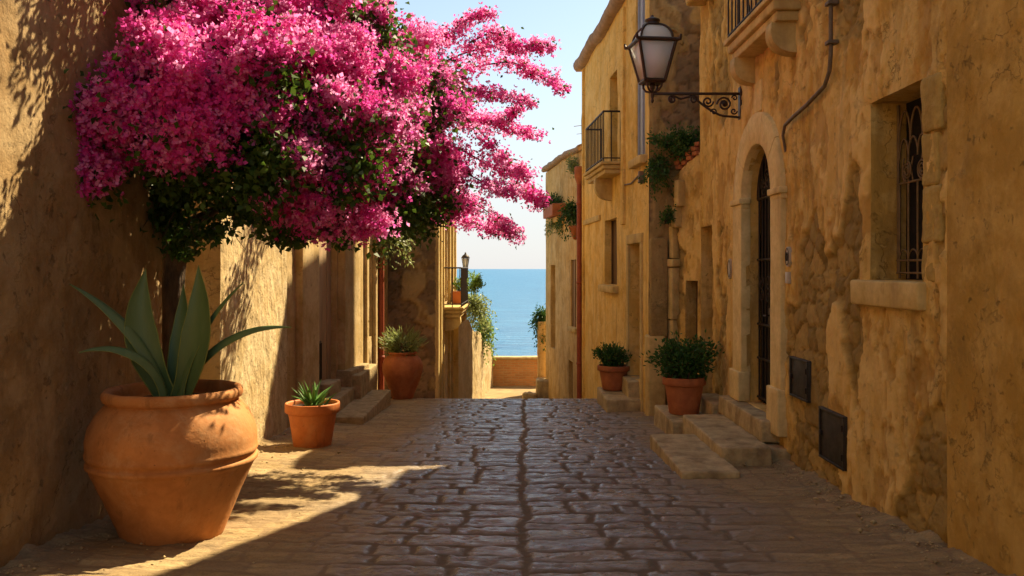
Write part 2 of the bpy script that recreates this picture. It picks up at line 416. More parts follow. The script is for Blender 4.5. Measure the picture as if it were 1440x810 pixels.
def street():
    ys = [-7.]
    while ys[-1] < 23.2:
        y = ys[-1]; ys.append(y+(.05 if y < 3.6 else .0125+.0011*max(0, y-4.5) if y < 15.6 else .06))
    ys = np.array(ys); xs = np.concatenate([np.arange(-4.2, -3, .1), np.arange(-3, 2.9, .0145), np.arange(2.9, 4.2, .1)])
    Y, X = np.meshgrid(ys, xs, indexing='ij')
    Pn = np.stack([X, Y, X*0], -1)
    gx = -.03+.017*Y+.02*np.sin(Y*1.3)+.014*np.sin(Y*7.1+np.sin(Y*3.3)*2)
    wx = fbm(Pn*1.6, 3, 3)*.07+fbm(Pn*7, 3, 9)*.04; wy = fbm(Pn*1.3+9, 3, 5)*.09+fbm(Pn*8+5, 3, 15)*.03
    XS = (X-gx)+wx*.55; side = XS > 0
    yw = Y+wy+np.where(side, .13, 0)+(X-gx)**2*.03*np.where(side, 1, -1)
    rh = .235
    # rows of unequal depth
    k0 = np.floor(yw/rh).astype(np.int64); zz = np.zeros_like(k0); s1 = side.astype(np.int64)*50
    def edge(k): return (k+(_h(k, zz, s1, 4)-.5)*.45)*rh
    k = np.where(yw < edge(k0), k0-1, k0); k = np.where(yw >= edge(k+1), k+1, k)
    e0, e1 = edge(k), edge(k+1)
    u = np.abs(XS)
    sw = .30+.28*_h(k, zz+3, s1, 6)
    off = _h(k, zz+1, s1, 8)*.3
    uu = (u-.005)/sw; j0 = np.floor(uu).astype(np.int64)
    def ed2(j): return np.where(j <= 0, 0, (j+(_h(k, j, s1, 12)-.5)*.5+off*.5))
    j = np.where(uu < ed2(j0), j0-1, j0); j = np.where(uu >= ed2(j+1), j+1, j); j = np.maximum(j, 0)
    du = np.minimum(uu-ed2(j), ed2(j+1)-uu)*sw; dv = np.minimum(yw-e0, e1-yw)
    rr = .035
    e = np.where((du < rr) & (dv < rr), rr-np.hypot(rr-du, rr-dv), np.minimum(du, dv))
    sr = _h(k, j, s1, 21)
    wear = 1-sst(1.0, 1.9, np.abs(X-gx-.1)+fbm(Pn*1.1, 3, 44)*.35)
    crack = np.abs(fbm(Pn*np.array([1.5, 5.5, 1]), 4, 61))
    jw = .011+.017*wear
    e = e+fbm(Pn*22, 3, 201)*.010
    prof = sst(jw*.4, jw+.018, e)
    h = prof*(.005+.010*wear)+(sr-.5)*.008*prof+fbm(Pn*np.array([18, 40, 1]), 3, 39)*.004*prof
    h = h+fbm(Pn*np.array([3, 9, 1]), 4, 31)*.012+fbm(Pn*np.array([9, 30, 1]), 3, 37)*.006
    h = h-(1-sst(0, .035, crack))*.008*prof
    h = h-.010*np.exp(-((X-gx)/.5)**2)+.02*sst(1.2, 2.6, np.abs(X))
    fade = np.where(Y > 15.2, .4, 1.)
    h = h-np.abs(fbm(Pn*np.array([3.5, 22, 1])+3, 4, 171))*.012*prof-np.maximum(0, fbm(Pn*np.array([7, 15, 1])+3, 3, 173)-.15)*.03*prof
    Z = zg(Y)+h*fade-.01
    Z = Z+.045*np.exp(-np.maximum(2.65-X, 0)/.16)*(.6+1.3*fbm(Pn*5, 3, 93))+.045*np.exp(-np.maximum(X+2.85, 0)/.16)*(.6+1.3*fbm(Pn*5, 3, 94))
    # round the brow of the hill
    joint = 1-sst(jw*.5, jw+.012, e+fbm(Pn*16, 3, 71)*.008)
    joint = np.maximum(joint*(.75+.25*wear), .55*(1-sst(0, .02, crack)))
    m = MB(); m.grid(np.stack([X, Y, Z], -1), wear=wear, joint=joint, srand=sr)
    structure(m.build('street', 'street', smooth=True))
street()
m = MB(); xs = np.linspace(-6, 6, 80); ys = np.linspace(22.9, 27.6, 50); Y, X = np.meshgrid(ys, xs, indexing='ij')
Z = np.full_like(X, -3.705)+fbm(np.stack([X, Y, X*0], -1)*2, 3, 5)*.012
f1, f2, r_ = worley(X*2.2, Y*2.2, 4)
m.grid(np.stack([X, Y, Z], -1), wear=X*0, joint=1-sst(.02, .10, f2-f1), srand=r_)
structure(m.build('plaza_paving', 'street', smooth=True))
m = MB()
for x0, x1 in ((-60., -3.9), (3.9, 60.)):
    ys = np.array([-60, 3, 15.3, 23, 30.]); xs = np.linspace(x0, x1, 8); Y, X = np.meshgrid(ys, xs, indexing='ij')
    m.grid(np.stack([X, Y, zg(Y)-.06], -1))
ys = np.array([27.5, 40, 75, 110.]); xs = np.linspace(-60, 60, 30); Y, X = np.meshgrid(ys, xs, indexing='ij')
Z = np.array([-3.8, -12, -34, -50.])[:, None]+fbm(np.stack([X, Y, X*0], -1)*.12, 4, 2)*3*np.array([0, 1, 1, 1])[:, None]
m.grid(np.stack([X, Y, Z], -1))
m.grid(np.array([[(-60, -60, -5.5), (60, -60, -5.5)], [(-60, -7, -1.1), (60, -7, -1.1)]], float))
structure(m.build('terrain', 'hill'))
m = MB(); m.grid(np.array([[(-90000, 60, -45), (90000, 60, -45)], [(-90000, 150000, -45), (90000, 150000, -45)]], float))
structure(m.build('sea', 'sea'))

def debris():
    g = np.random.default_rng(77); mb = MB(); n = 2600
    y = g.uniform(3.4, 15, n); right = g.random(n) < .6
    x = np.where(right, 2.62-g.exponential(.12, n), -2.80+g.exponential(.12, n)); k = g.random(n) < .12; x = np.where(k, g.uniform(-2.6, 2.5, n), x)
    oct_ = np.array([(1, 0, 0), (0, 1, 0), (-1, 0, 0), (0, -1, 0), (0, 0, 1), (0, 0, -1)], float); T = [(0, 1, 4), (1, 2, 4), (2, 3, 4), (3, 0, 4), (1, 0, 5), (2, 1, 5), (3, 2, 5), (0, 3, 5)]
    for i in range(n):
        r = min(.028, .005+g.exponential(.004)); V = oct_*r*g.uniform(.6, 1.3, (6, 3))*np.array((1, 1, .6)); a = g.uniform(0, 6.3)
        V = np.stack([V[:, 0]*cos(a)-V[:, 1]*sin(a), V[:, 0]*sin(a)+V[:, 1]*cos(a), V[:, 2]], 1)
        mb.add(V+np.array((x[i], y[i], zgf(y[i])+.022*float(abs(x[i]) > 1.6)+r*.3)), T=T)
    o = mb.build('crumbled_plaster_grit', 'step_stone'); o['kind'] = 'stuff'
debris()

# ------------------------------------------------------------------ wall panels
def panel(mb, p0, p1, z0, z1, n, res=.06, holes=(), disp=None, top=None, amp=.012, expo=None):
    """displaced sheet from p0 to p1 (xy), normal n (xy, towards the street), openings with reveals.
       hole = (u0,u1,v0,v1,depth[,arch radius])"""
    p0 = np.array(p0, float); p1 = np.array(p1, float); L = np.linalg.norm(p1-p0); t = (p1-p0)/L; n = np.array(n, float)/np.linalg.norm(n)
    us = list(np.linspace(0, L, max(2, int(L/res)+1))); vs = list(np.linspace(z0, z1, max(2, int((z1-z0)/res)+1)))
    def snap(a, x):
        i = int(np.argmin(np.abs(np.array(a)-x)))
        if 0 < i < len(a)-1 and abs(a[i]-x) < res*.45: a[i] = x
        else: a.append(x); a.sort()
    for h in holes:
        snap(us, h[0]); snap(us, h[1]); snap(vs, h[2]); snap(vs, h[3])
    us = np.array(us); vs = np.array(vs)
    V_, U = np.meshgrid(vs, us, indexing='ij')
    if top is not None: V_ = np.minimum(V_, top(U))
    flat = np.stack([p0[0]+t[0]*U, p0[1]+t[1]*U, V_], -1)
    ed = np.minimum(U, L-U)
    mask = np.ones((len(vs)-1, len(us)-1), bool)
    cu = (us[1:]+us[:-1])/2; cv = (vs[1:]+vs[:-1])/2
    for h in holes:
        du = np.maximum(h[0]-U, U-h[1]); dv = np.maximum(h[2]-V_, V_-h[3]); ed = np.minimum(ed, np.maximum(du, dv))
        inu = (cu > h[0]) & (cu < h[1]); inv = (cv > h[2]) & (cv < h[3]); mk = inv[:, None] & inu[None, :]
        if len(h) > 5:
            c = (h[0]+h[1])/2; zs = h[3]-h[5]
            rr = np.hypot(cu[None, :]-c, np.maximum(0, cv[:, None]-zs)*h[5]/h[5])
            mk = (cv[:, None] > h[2]) & (((cv[:, None] <= zs) & inu[None, :]) | ((cv[:, None] > zs) & (rr < (h[1]-h[0])/2+.09)))
        mask &= ~mk
    ed = np.clip(ed, 0, 1)
    D, att = disp(U, V_, flat) if disp else (fbm(flat*2.2, 4, 8)*.012, {})
    D = D*sst(0, .05, ed)
    Pp = wob(flat, amp); Pp[..., 0] += n[0]*D; Pp[..., 1] += n[1]*D
    cr = t[0]*0-0
    # orientation: want face normal along n
    fn = np.cross(np.array([t[0], t[1], 0]), (0, 0, 1)); flip = np.dot(fn[:2], n) < 0
    a = dict(expo=0., srand=0., joint=0.); a.update(att)
    mb.grid(Pp, mask=mask, flip=flip, **a)
    for h in holes:
        dep = h[4]
        def seg(a0, b0, a1, b1, fl):
            k = max(2, int(np.hypot(a1-a0, b1-b0)/.1)); w = np.linspace(0, 1, k+1); q = np.linspace(0, dep, 4)
            UU = a0+(a1-a0)*w; VV = b0+(b1-b0)*w
            G = np.zeros((len(q), k+1, 3))
            for i, dd in enumerate(q):
                G[i, :, 0] = p0[0]+t[0]*UU-n[0]*dd; G[i, :, 1] = p0[1]+t[1]*UU-n[1]*dd; G[i, :, 2] = VV
            mb.grid(wob(G, amp), flip=fl ^ flip, expo=0., srand=0., joint=0.)
        if len(h) > 5:
            c = (h[0]+h[1])/2; r = (h[1]-h[0])/2; zs = h[3]-h[5]
            seg(h[0], zs, h[0], h[2], False); seg(h[1], h[2], h[1], zs, False); seg(h[0], h[2], h[1], h[2], False)
            A = np.linspace(0, pi, 17)
            for i in range(16): seg(c+r*cos(A[i]), zs+h[5]*sin(A[i]), c+r*cos(A[i+1]), zs+h[5]*sin(A[i+1]), False)
        else:
            seg(h[0], h[2], h[1], h[2], False); seg(h[1], h[2], h[1], h[3], False); seg(h[1], h[3], h[0], h[3], False); seg(h[0], h[3], h[0], h[2], False)
def frame(p0, p1, n):
    """maps (along, up, out) on a facade to the world"""
    p0 = np.array(p0, float); p1 = np.array(p1, float); t = (p1-p0)/np.linalg.norm(p1-p0); n = np.array(n, float)/np.linalg.norm(n)
    return lambda u, z, o=0.: (p0[0]+t[0]*u+n[0]*o, p0[1]+t[1]*u+n[1]*o, z)
def fbox(mb, fr, u0, u1, z0, z1, o0, o1, r=.008, amp=0., res=None, seed=3, mi=0):
    """rounded box in facade coordinates"""
    t = MB(); t.box((u0, o0, z0), (u1, o1, z1), r=r, res=res, amp=amp, seed=seed)
    a = np.array(fr(0, 0, 0)); ex = np.array(fr(1, 0, 0))-a; eo = np.array(fr(0, 0, 1))-a
    flip = np.cross(ex, eo)[2] < 0
    b = 0
    for V, (q, _) in zip(t.V, t.Fq):
        P = a+V[:, :1]*ex+V[:, 1:2]*eo+V[:, 2:3]*np.array([0, 0, 1.])
        qq = q-b; b += len(V)
        mb.add(P, Q=qq[:, ::-1] if flip else qq, mi=mi)
def quadw(mb, pts, **kw): mb.add(np.array(pts, float), Q=[(0, 1, 2, 3)], expo=0., srand=0., joint=0., **kw)
def shell(mb, p0, p1, back, z0, z1, near=True, far=True, roof=True, res=.4):
    """the plain sides, back and top of a house whose street front runs p0->p1; back = xy vector to the rear"""
    b = np.array(back, float); q0 = np.array(p0)+b; q1 = np.array(p1)+b
    v = lambda p, z: (p[0], p[1], z)
    if near: quadw(mb, [v(p0, z0), v(q0, z0), v(q0, z1), v(p0, z1)])
    if far: quadw(mb, [v(p1, z0), v(p1, z1), v(q1, z1), v(q1, z0)])
    quadw(mb, [v(q0, z0), v(q1, z0), v(q1, z1), v(q0, z1)])
    if roof: quadw(mb, [v(p0, z1), v(q0, z1), v(q1, z1), v(p1, z1)])
def slab(mb, p0, p1, back, z, th, over=.15, r=.03):
    pts = [np.array(p0, float), np.array(p1, float), np.array(p1, float)+back, np.array(p0, float)+back]
    c = sum(pts)/4; pts = [p+(p-c)/np.linalg.norm(p-c)*over*1.3 for p in pts]
    mb.prism([tuple(p) for p in pts], lambda a, b: (a, b, z), lambda a, b: (a, b, z+th))

# displacement recipes
def d_rubble(scale=3.2, amt=.035, thr=.05, extra=None, fine=.012):
    def f(U, V, P):
        m0 = fbm(P*np.array([.9, .9, .7])+3.3, 4, 77)+fbm(P*4, 3, 78)*.25
        if extra is not None: m0 = m0+extra(U, V)
        ex = sst(thr, thr+.06, m0)
        wu = U+fbm(P*3, 3, 80)*.12; wv = V+fbm(P*3+8, 3, 81)*.12
        f1, f2, sr = worley(wu*scale*1.25+fbm(P*7, 3, 90)*.25, wv*scale*1.7+fbm(P*7+5, 3, 91)*.25, 82)
        st = sst(.02, .22, f2-f1)
        D = -ex*amt*.7+ex*(st*amt*.55+(sr-.5)*amt*.6)+ex*(fbm(P*7, 4, 89)*.022+fbm(P*26, 3, 92)*.006)+fbm(P*2., 4, 83)*fine+fbm(P*9, 4, 84)*fine*.45
        q1 = fbm(P*np.array([2.6, 2.6, 1.1])+20, 5, 85, .6); q2 = fbm(P*np.array([3.4, 3.4, 1.0])+40, 5, 86, .62)
        q3 = fbm(P*np.array([6, 6, 2.6])+9, 4, 88, .65)
        D = D+(sst(.03, .045, q1)*.013+sst(-.18, -.16, q1)*.012+sst(.08, .095, q2)*.010-np.abs(q2)*.022-sst(.12, .26, q3)*.013)*(1-ex)+fbm(P*24, 3, 87)*.0022
        lip = sst(thr-.05, thr, m0)*(1-ex)*.006
        return D+lip, dict(flake=(sst(.03, .05, q1)*.5+sst(.08, .10, q2)*.5)*(1-ex), pit_dirt_shade=sst(.14, .20, q3)*(1-ex)*.8, expo=ex, srand=sr, joint=ex*(1-sst(.02, .12, f2-f1)))
    return f
def d_plain(a=.01):
    return lambda U, V, P: (fbm(P*1.8, 4, 21)*a+fbm(P*8, 4, 22)*a*.4, {})
def d_rough(a=.022, fr=14):
    return lambda U, V, P: (fbm(P*2.0, 3, 21)*a*.6+fbm(P*np.array([fr, fr, fr*.55]), 4, 23)*a, {})

# ================================================================== RIGHT SIDE
XR = 2.65
# ---- nearest house: smooth plaster
h_near = thing('house', 'dim smooth ochre plastered house nearest on the right, its wall cut by the frame', 'house', (XR, 1.5, zgf(1.5)))
NR = (-1, 0)
mb = MB(); panel(mb, (XR-.015, -6), (XR-.015, 5.17), -3.2, 7.0, NR, .045, disp=lambda U_, V_, P: (fbm(P*2, 4, 141)*.016+fbm(P*9, 4, 142)*.007+sst(.02, .035, fbm(P*1.7, 5, 143))*.009+fbm(P*22, 3, 144)*.002, {}))
panel(mb, (XR-.015, 5.17), (XR+.3, 5.17), -3.2, 7.0, (0, 1), .05)
shell(mb, (XR-.015, -6), (XR-.015, 5.17), (6, 0), -3.2, 7.0, far=False)
mb.build('wall', 'near_plaster', h_near, smooth=True)
mb = MB(); slab(mb, (XR-.1, -6), (XR-.1, 5.17), np.array((6.05, 0)), 7.0, .14); mb.build('roof', 'roof_tile', h_near)

# ---- house with the arched gate
Y0 = 5.17; Y1 = 12.0
h_arch = thing('house', 'weathered ochre house with arched iron gate, grilled window and balcony', 'house', (XR, 8.6, zgf(8.6)))
def U(y): return y-Y0
ar0, ar1 = U(8.55), U(9.65)
def exA(Uu, Vv):
    y = Uu+Y0
    e = -.30+.62*np.exp(-((y-6.55)/.22)**2-((Vv+.2)/1.3)**4)+.55*np.exp(-((y-7.45)/.30)**2-((Vv+.1)/1.5)**4)
    e = e+.75*np.exp(-((y-5.27)/.13)**2-((Vv-.1)/1.25)**4)
    tri = np.exp(-(((y-5.42-(.0))/(.10+.22*np.clip(-(Vv+.85), 0, 1)))**2)-((Vv+1.30)/.40)**4); e = e+1.3*tri
    e = e+.50*np.exp(-((Vv-(zg(y)+.06))/.20)**2)*(y < 8.3)+.4*np.exp(-((y-10.6)/.5)**2-((Vv+.2)/.9)**4)
    e = e+.45*np.exp(-((y-6.6)/.5)**2-((Vv-1.9)/.5)**2)+.24*np.exp(-((y-6.95)/.45)**2-((Vv-.6)/.9)**4)+.28*np.exp(-((y-7.9)/.3)**2-((Vv+1.1)/.5)**2)
    e = e+.34*np.exp(-((y-11.0)/.5)**2)+.25*np.exp(-((y-10.5)/.4)**2-((Vv-1)/.5)**2)
    return e
holesA = [(ar0, ar1, -1.5, 1.33, .16, .55), (U(5.50), U(6.30), -.08, 1.22, .26),
          (U(11.25), U(11.96), -2.3, .58, .22), (U(8.0), U(9.3), 2.52, 4.4, .15)]
_dA = d_rubble(3.4, .034, .06, exA)
def d_A(Uu, Vv, P):
    D, a = _dA(Uu, Vv, P); m = np.zeros_like(D)
    for ya, yb, za, zb in ((7.57, 8.05, -1.19, -.82), (6.74, 7.28, -1.60, -1.17)):
        d = np.maximum(np.maximum(U(ya)-Uu, Uu-U(yb)), np.maximum(za-Vv, Vv-zb)); m = np.maximum(m, 1-sst(.0, .08, d))
    return D*(1-m), a
top_A = lambda u: np.interp(u+Y0, [5, 9.45, 11.2, 12], [6.35, 6.35, 4.2, 4.0])  # roofline out of view, lowered at the far end to shape the street shadow
mb = MB(); panel(mb, (XR, Y0), (XR, Y1), -3.0, 6.35, NR, .024, holesA, disp=d_A, top=top_A)
Pn_, Fn_ = (XR, Y0), (XR, Y1)
for ya, yb in ((Y0, 9.45), (9.45, 11.2), (11.2, Y1)):
    za, zb = [float(top_A(U(v))) for v in (ya, yb)]
    quadw(mb, [(XR, ya, za), (XR+6, ya, za), (XR+6, yb, zb), (XR, yb, zb)]); quadw(mb, [(XR+6, ya, -3), (XR+6, yb, -3), (XR+6, yb, zb), (XR+6, ya, za)])
panel(mb, (XR, Y1), (XR+6, Y1), -3, 4.0, (0, 1), .12)
mb.build('wall', 'right_plaster', h_arch, smooth=True)
mb = MB()
ys_ = [Y0, 9.45, 11.2, Y1+.05]; G = np.array([[(x, y, float(top_A(U(min(y, Y1))))+dz) for y in ys_] for x, dz in ((XR-.1, -.02), (XR-.12, .06), (XR-.08, .12), (XR+6, .14), (XR+6.02, -.02))]); mb.grid(G, flip=True)
mb.build('roof', 'roof_tile', h_arch)
fr = frame((XR, Y0), (XR, Y1), NR)
# door surround
cA = (ar0+ar1)/2; RA = .55; ZS = 1.33-RA
mb = MB()
def ringblock(mb, a0, a1, r0, r1, o0, o1, k=6):
    A = np.linspace(a0, a1, k+1)
    prof = [(r0, o0), (r0, o1-.006), (r0+.008, o1), (r1-.012, o1), (r1, o1-.012), (r1, o0)]
    G = np.array([[fr(cA+r*cos(a), ZS+r*sin(a), o) for a in A] for r, o in prof])
    mb.grid(wob(G, .006, 5.))
    for col, fl in ((0, 0), (-1, 1)):
        c = G[:, col]; mb.add(wob(c, .006, 5.), Q=[(0, 1, 2, 5), (2, 3, 4, 5)])
n_v = 5
for i in range(n_v):
    ringblock(mb, pi*i/n_v+.006, pi*(i+1)/n_v-.006, RA-.003, RA+.33, -.05, .065)
for s0, s1 in ((ar0-.33, ar0+.003), (ar1-.003, ar1+.35)):
    fbox(mb, fr, s0, s1, -1.17, ZS-.09, -.05, .065, .012, .006, .08)
mb.build('door_surround', 'surround', h_arch, smooth=True)
for s0, s1 in ((ar0-.37, ar0+.03), (ar1-.03, ar1+.39)):
    mb = MB(); fbox(mb, fr, s0+.02, s1-.02, ZS-.10, ZS-.05, -.04, .065, .008); fbox(mb, fr, s0, s1, ZS-.05, ZS+.015, -.04, .09, .012)
    mb.build('impost', 'surround', h_arch, smooth=True)
    mb = MB(); fbox(mb, fr, s0+.01, s1-.01, -1.5 if s0 > 3.5 else -1.62, -1.165, -.04, .10, .015, .008, .06); mb.build('jamb_base', 'surround', h_arch, smooth=True)
mb = MB(); fbox(mb, fr, cA-.13, cA+.12, 1.67, 2.0, -.02, .035, .01, .004, .06); mb.build('keystone', 'surround', h_arch, smooth=True)
# iron gate
gate = bpy.data.objects.new('gate', None); COL.objects.link(gate); gate.parent = h_arch
gate.location = np.array(fr(cA, -1.5, -.15))-np.array(h_arch.location)
o_g = -.13
mb = MB()
for i in range(9):
    u = ar0+.06+i*(1.1-.12)/8; zt = ZS+sqrt(max(.0, RA**2-(u-cA)**2))-.01
    mb.tube([fr(u, -1.47, o_g), fr(u, zt, o_g)], .011, 6)
for z in (-1.44, -1.0, -.62, .1, ZS): mb.tube([fr(ar0+.01, z, o_g), fr(ar1-.01, z, o_g)], .016, 6)
mb.tube([fr(cA+(RA-.015)*cos(a), ZS+(RA-.015)*sin(a), o_g) for a in np.linspace(0, pi, 20)], .018, 6)
def scroll(mb, fr, u, z, r, o, s=1, turns=1.6, rad=.008, ph=0, flipz=1):
    A = np.linspace(0, turns*2*pi, int(14*turns)+4)
    mb.tube([fr(u+s*r*(1-a/(turns*2*pi)*.8)*cos(a+ph), z+flipz*r*(1-a/(turns*2*pi)*.8)*sin(a+ph), o) for a in A], rad, 5)
for i in range(4):
    for z, fz in ((-.30, 1), (-.14, -1), (ZS+.16, 1)):
        scroll(mb, fr, ar0+.2+i*.235, z, .09, o_g+.01, 1 if i % 2 else -1, flipz=fz)
for i in range(5): scroll(mb, fr, cA+.28*cos(pi*(i+.5)/5), ZS+.28*sin(pi*(i+.5)/5), .085, o_g+.01, 1 if i % 2 else -1)
mb.build('gate_bars', 'iron', gate, smooth=True)
mb = MB(); fbox(mb, fr, cA-.06, cA+.06, -.60, -.42, o_g-.02, o_g+.03, .006); mb.tube([fr(cA+.02, -.5, o_g+.03), fr(cA+.02, -.5, o_g+.09), fr(cA-.07, -.5, o_g+.09)], .01, 6)
mb.build('gate_lock', 'lamp_iron', gate)
mb = MB(); mb.grid(np.array([[fr(ar0-.02, -1.55, -.2), fr(ar1+.02, -1.55, -.2)], [fr(ar0-.02, 1.4, -.2), fr(ar1+.02, 1.4, -.2)]]))
mb.build('gate_dark_sheet', 'dark', h_arch)  # black sheet standing in for the unlit passage behind the gate
# grilled window
u0, u1 = U(5.50), U(6.30)
win = bpy.data.objects.new('window', None); COL.objects.link(win); win.parent = h_arch
win.location = np.array(fr((u0+u1)/2, -.08, -.2))-np.array(h_arch.location)
mb = MB(); mb.grid(np.array([[fr(u0-.02, -.1, -.262), fr(u1+.02, -.1, -.262)], [fr(u0-.02, 1.25, -.262), fr(u1+.02, 1.25, -.262)]])); mb.build('window_back', 'dark', win)  # black sheet painting the unlit room behind the grille
mb = MB(); og = -.19
for i in range(6):
    u = u0+.05+i*.14; mb.tube([fr(u, -.07, og), fr(u, .62 if i % 2 else .80, og)], .009, 6)
for z in (-.03, .06, .62): mb.tube([fr(u0+.01, z, og), fr(u1-.01, z, og)], .009, 6)
for z0_, z1_ in ((u0+.03, -.03), (u1-.03, -.03)): mb.tube([fr(z0_, z1_, og), fr(z0_, 1.2, og)], .012, 6)
for i in range(5):
    u = u0+.12+i*.14
    A = np.linspace(0, pi, 9); mb.tube([fr(u+.07*cos(a), .80+.14*sin(a), og) for a in A], .008, 5)
    mb.tube([fr(u, .62, og), fr(u+.03, .72, og), fr(u, .80, og)], .006, 5)
    mb.tube([fr(u+.07*cos(a), .06-.0+.08*sin(a), og) for a in A], .006, 5)
for i in range(3):
    for s in (1, -1): scroll(mb, fr, u0+.16+i*.23, .70, .075, og+.008, s, 1.3, .007, pi/2, s)
for k in range(4):
    A = np.linspace(0, pi, 12); mb.tube([fr(u0+.13+k*.18+.09*cos(a), .9+.24*sin(a), og) for a in A], .008, 5)
mb.build('window_grille', M['grille'] if 'grille' in M else simple('worn_grille', (.20, .13, .06), .6, (.12, .075, .035), 20), win, smooth=True)
mb = MB(); fbox(mb, fr, u0-.07, u1+.22, -.27, -.085, -.02, .07, .018, .010, .05, 9); mb.build('sill', 'trim', win, smooth=True)
for k, (za, zb) in enumerate(((-.085, .16), (.165, .52), (.525, .86), (.865, 1.22))):
    mb = MB(); fbox(mb, fr, u0-.20-.06*(k % 2), u0-.004, za, zb, -.06, .012+.008*(k % 2), .02, .022, .035, 12+k); mb.build('jamb_stone', 'jamb', win, smooth=True)
# doorway at the far end
mb = MB(); fbox(mb, fr, U(11.22), U(11.98), -2.3, .60, -.27, -.222, .004); mb.build('door', 'door_wood', h_arch)
# balcony door upstairs
mb = MB(); quadw(mb, [fr(U(8.0), 2.5, -.152), fr(U(9.3), 2.5, -.152), fr(U(9.3), 4.42, -.152), fr(U(8.0), 4.42, -.152)])
mb.build('balcony_door', 'glass_dark', h_arch)
mb = MB()
for a, b in ((8.0, 8.06), (8.62, 8.68), (9.24, 9.3)): fbox(mb, fr, U(a), U(b), 2.52, 4.4, -.15, -.10, .005)
mb.build('door_frame', 'shutter', h_arch)

def balcony(parent, fr, u0, u1, z, out, railh, slab_mat='trim', th=.14, step=.15, corbels=2, cr=.14, overlap=0, ends='both'):
    b = bpy.data.objects.new('balcony', None); COL.objects.link(b); b.parent = parent
    b.location = np.array(fr((u0+u1)/2, z, 0))-kids_loc(parent)
    mb = MB(); fbox(mb, fr, u0, u1, z-.05, z, -.02, out, .012, .003, .1); fbox(mb, fr, u0+.04, u1-.04, z-th*.62, z-.052, -.02, out-.035, .02); fbox(mb, fr, u0+.08, u1-.08, z-th, z-th*.63, -.02, out-.075, .012)
    mb.build('slab', slab_mat, b, smooth=True)
    for i in range(corbels):
        u = u0+.22+(u1-u0-.44)*(i/(corbels-1) if corbels > 1 else .5)
        mb = MB(); k = 12
        prof = [(-.02, z-th), (out*.84, z-th), (out*.86, z-th-cr*.45)]+[(out*.86*cos(a)**.8, z-th-cr*.45-cr*.95*sin(a)) for a in np.linspace(.15, pi/2*.98, 9)]+[(-.02, z-th-cr*1.42)]
        mb.prism(prof, lambda o, zz: fr(u-.09, zz, o), lambda o, zz: fr(u+.09, zz, o)); mb.build('corbel', slab_mat, b, smooth=False)
    mb = MB(); o1 = out-.05
    path = [fr(u0+.04, 0, 0), fr(u0+.04, 0, o1), fr(u1-.04, 0, o1), fr(u1-.04, 0, 0)]
    for zz, r, nm in ((z+railh, .018, 'handrail'), (z+.06, .012, 'bottom_rail')):
        mb = MB(); q = [np.array((p[0], p[1], zz)) for p in path]
        mb.tube([q[0], q[1]*.97+q[0]*.03, q[1], q[1]*.97+q[2]*.03, q[2]*.97+q[1]*.03, q[2], q[2]*.97+q[3]*.03, q[3]], r, 6)
        mb.build(nm, 'iron', b, smooth=True)
    mb = MB()
    n = max(2, int((u1-u0-.08)/step))
    for i in range(n+1): u = u0+.04+(u1-u0-.08)*i/n; mb.tube([fr(u, z, o1), fr(u, z+railh, o1)], .010, 5)
    n = max(2, int(o1/step))
    for uu in (u0+.04, u1-.04):
        for i in range(n): mb.tube([fr(uu, z, o1*i/n+.02), fr(uu, z+railh, o1*i/n+.02)], .010, 5)
    mb.build('balusters', 'iron', b, smooth=True)
    return b
balcony(h_arch, fr, U(7.75), U(9.5), 2.52, .30, .95, th=.24, cr=.20)
# stump of an upper ledge near the far end
mb = MB(); fbox(mb, fr, U(11.0), U(11.8), 3.62, 3.9, -.02, .26, .05, .01, .08); mb.build('ledge', 'trim', h_arch, smooth=True)
# utility hatches
for ya, yb, za, zb, lb in ((7.57, 8.05, -1.19, -.82, 'small upper grey metal hatch'), (6.74, 7.28, -1.60, -1.17, 'larger lower grey metal hatch')):
    mb = MB(); fbox(mb, fr, U(ya), U(yb), za, zb, -.05, .022, .006)
    ht = mb.build('utility_hatch', 'hatch', h_arch, label=lb)
    mb = MB()
    for a, b, c, d in ((ya, yb, zb-.02, zb), (ya, yb, za, za+.02), (ya, ya+.025, za+.02, zb-.02), (yb-.025, yb, za+.02, zb-.02)):
        fbox(mb, fr, U(a), U(b), c, d, .0225, .036, .004)
    mb.build('hatch_frame', 'hatch', ht)
    for zz in (za+.08, zb-.12):
        mb = MB(); mb.tube([fr(U(ya)+.012, zz, .042), fr(U(ya)+.012, zz+.05, .042)], .009, 6); mb.build('hinge', 'iron', ht, smooth=True)
    mb = MB(); fbox(mb, fr, U(yb)-.06, U(yb)-.03, (za+zb)/2-.02, (za+zb)/2+.02, .0225, .046, .004); mb.build('latch', 'iron', ht)
# oval number plates
def plate(y, z, w, h, txt, lb):
    t = thing('house_number_plate', lb, 'plate', fr(U(y), z, .03))
    A = np.linspace(0, 2*pi, 25)[:-1]
    mb = MB(); mb.prism([(w/2*cos(a), h/2*sin(a)) for a in A], lambda a, b: fr(U(y)+a, z+b, .0), lambda a, b: fr(U(y)+a, z+b, .045)); mb.build('plate', 'plate', t)
    mb = MB(); mb.tube([fr(U(y)+w*.42*cos(a), z+h*.42*sin(a), .047) for a in np.linspace(0, 2*pi, 24)], .004, 5, caps=False)
    if txt: mb.tube([fr(U(y)+w*.16*cos(a), z+h*.2*sin(a), .047) for a in np.linspace(0, 2*pi, 16)], .007, 5, caps=False)
    mb.build('numeral', 'ink', t)
plate(8.08, .115, .11, .19, 1, 'small pale oval number plate reading 0, right of the arched gate')
plate(10.24, 0.0, .13, .24, 0, 'worn blank oval plate on the wall left of the arched gate')
mb = MB(); fbox(mb, fr, U(8.05), U(8.13), -.14, -.03, .0, .05, .006); tag(mb.build('doorbell', 'plate'), 'little grey doorbell box under the number plate by the gate', 'doorbell')
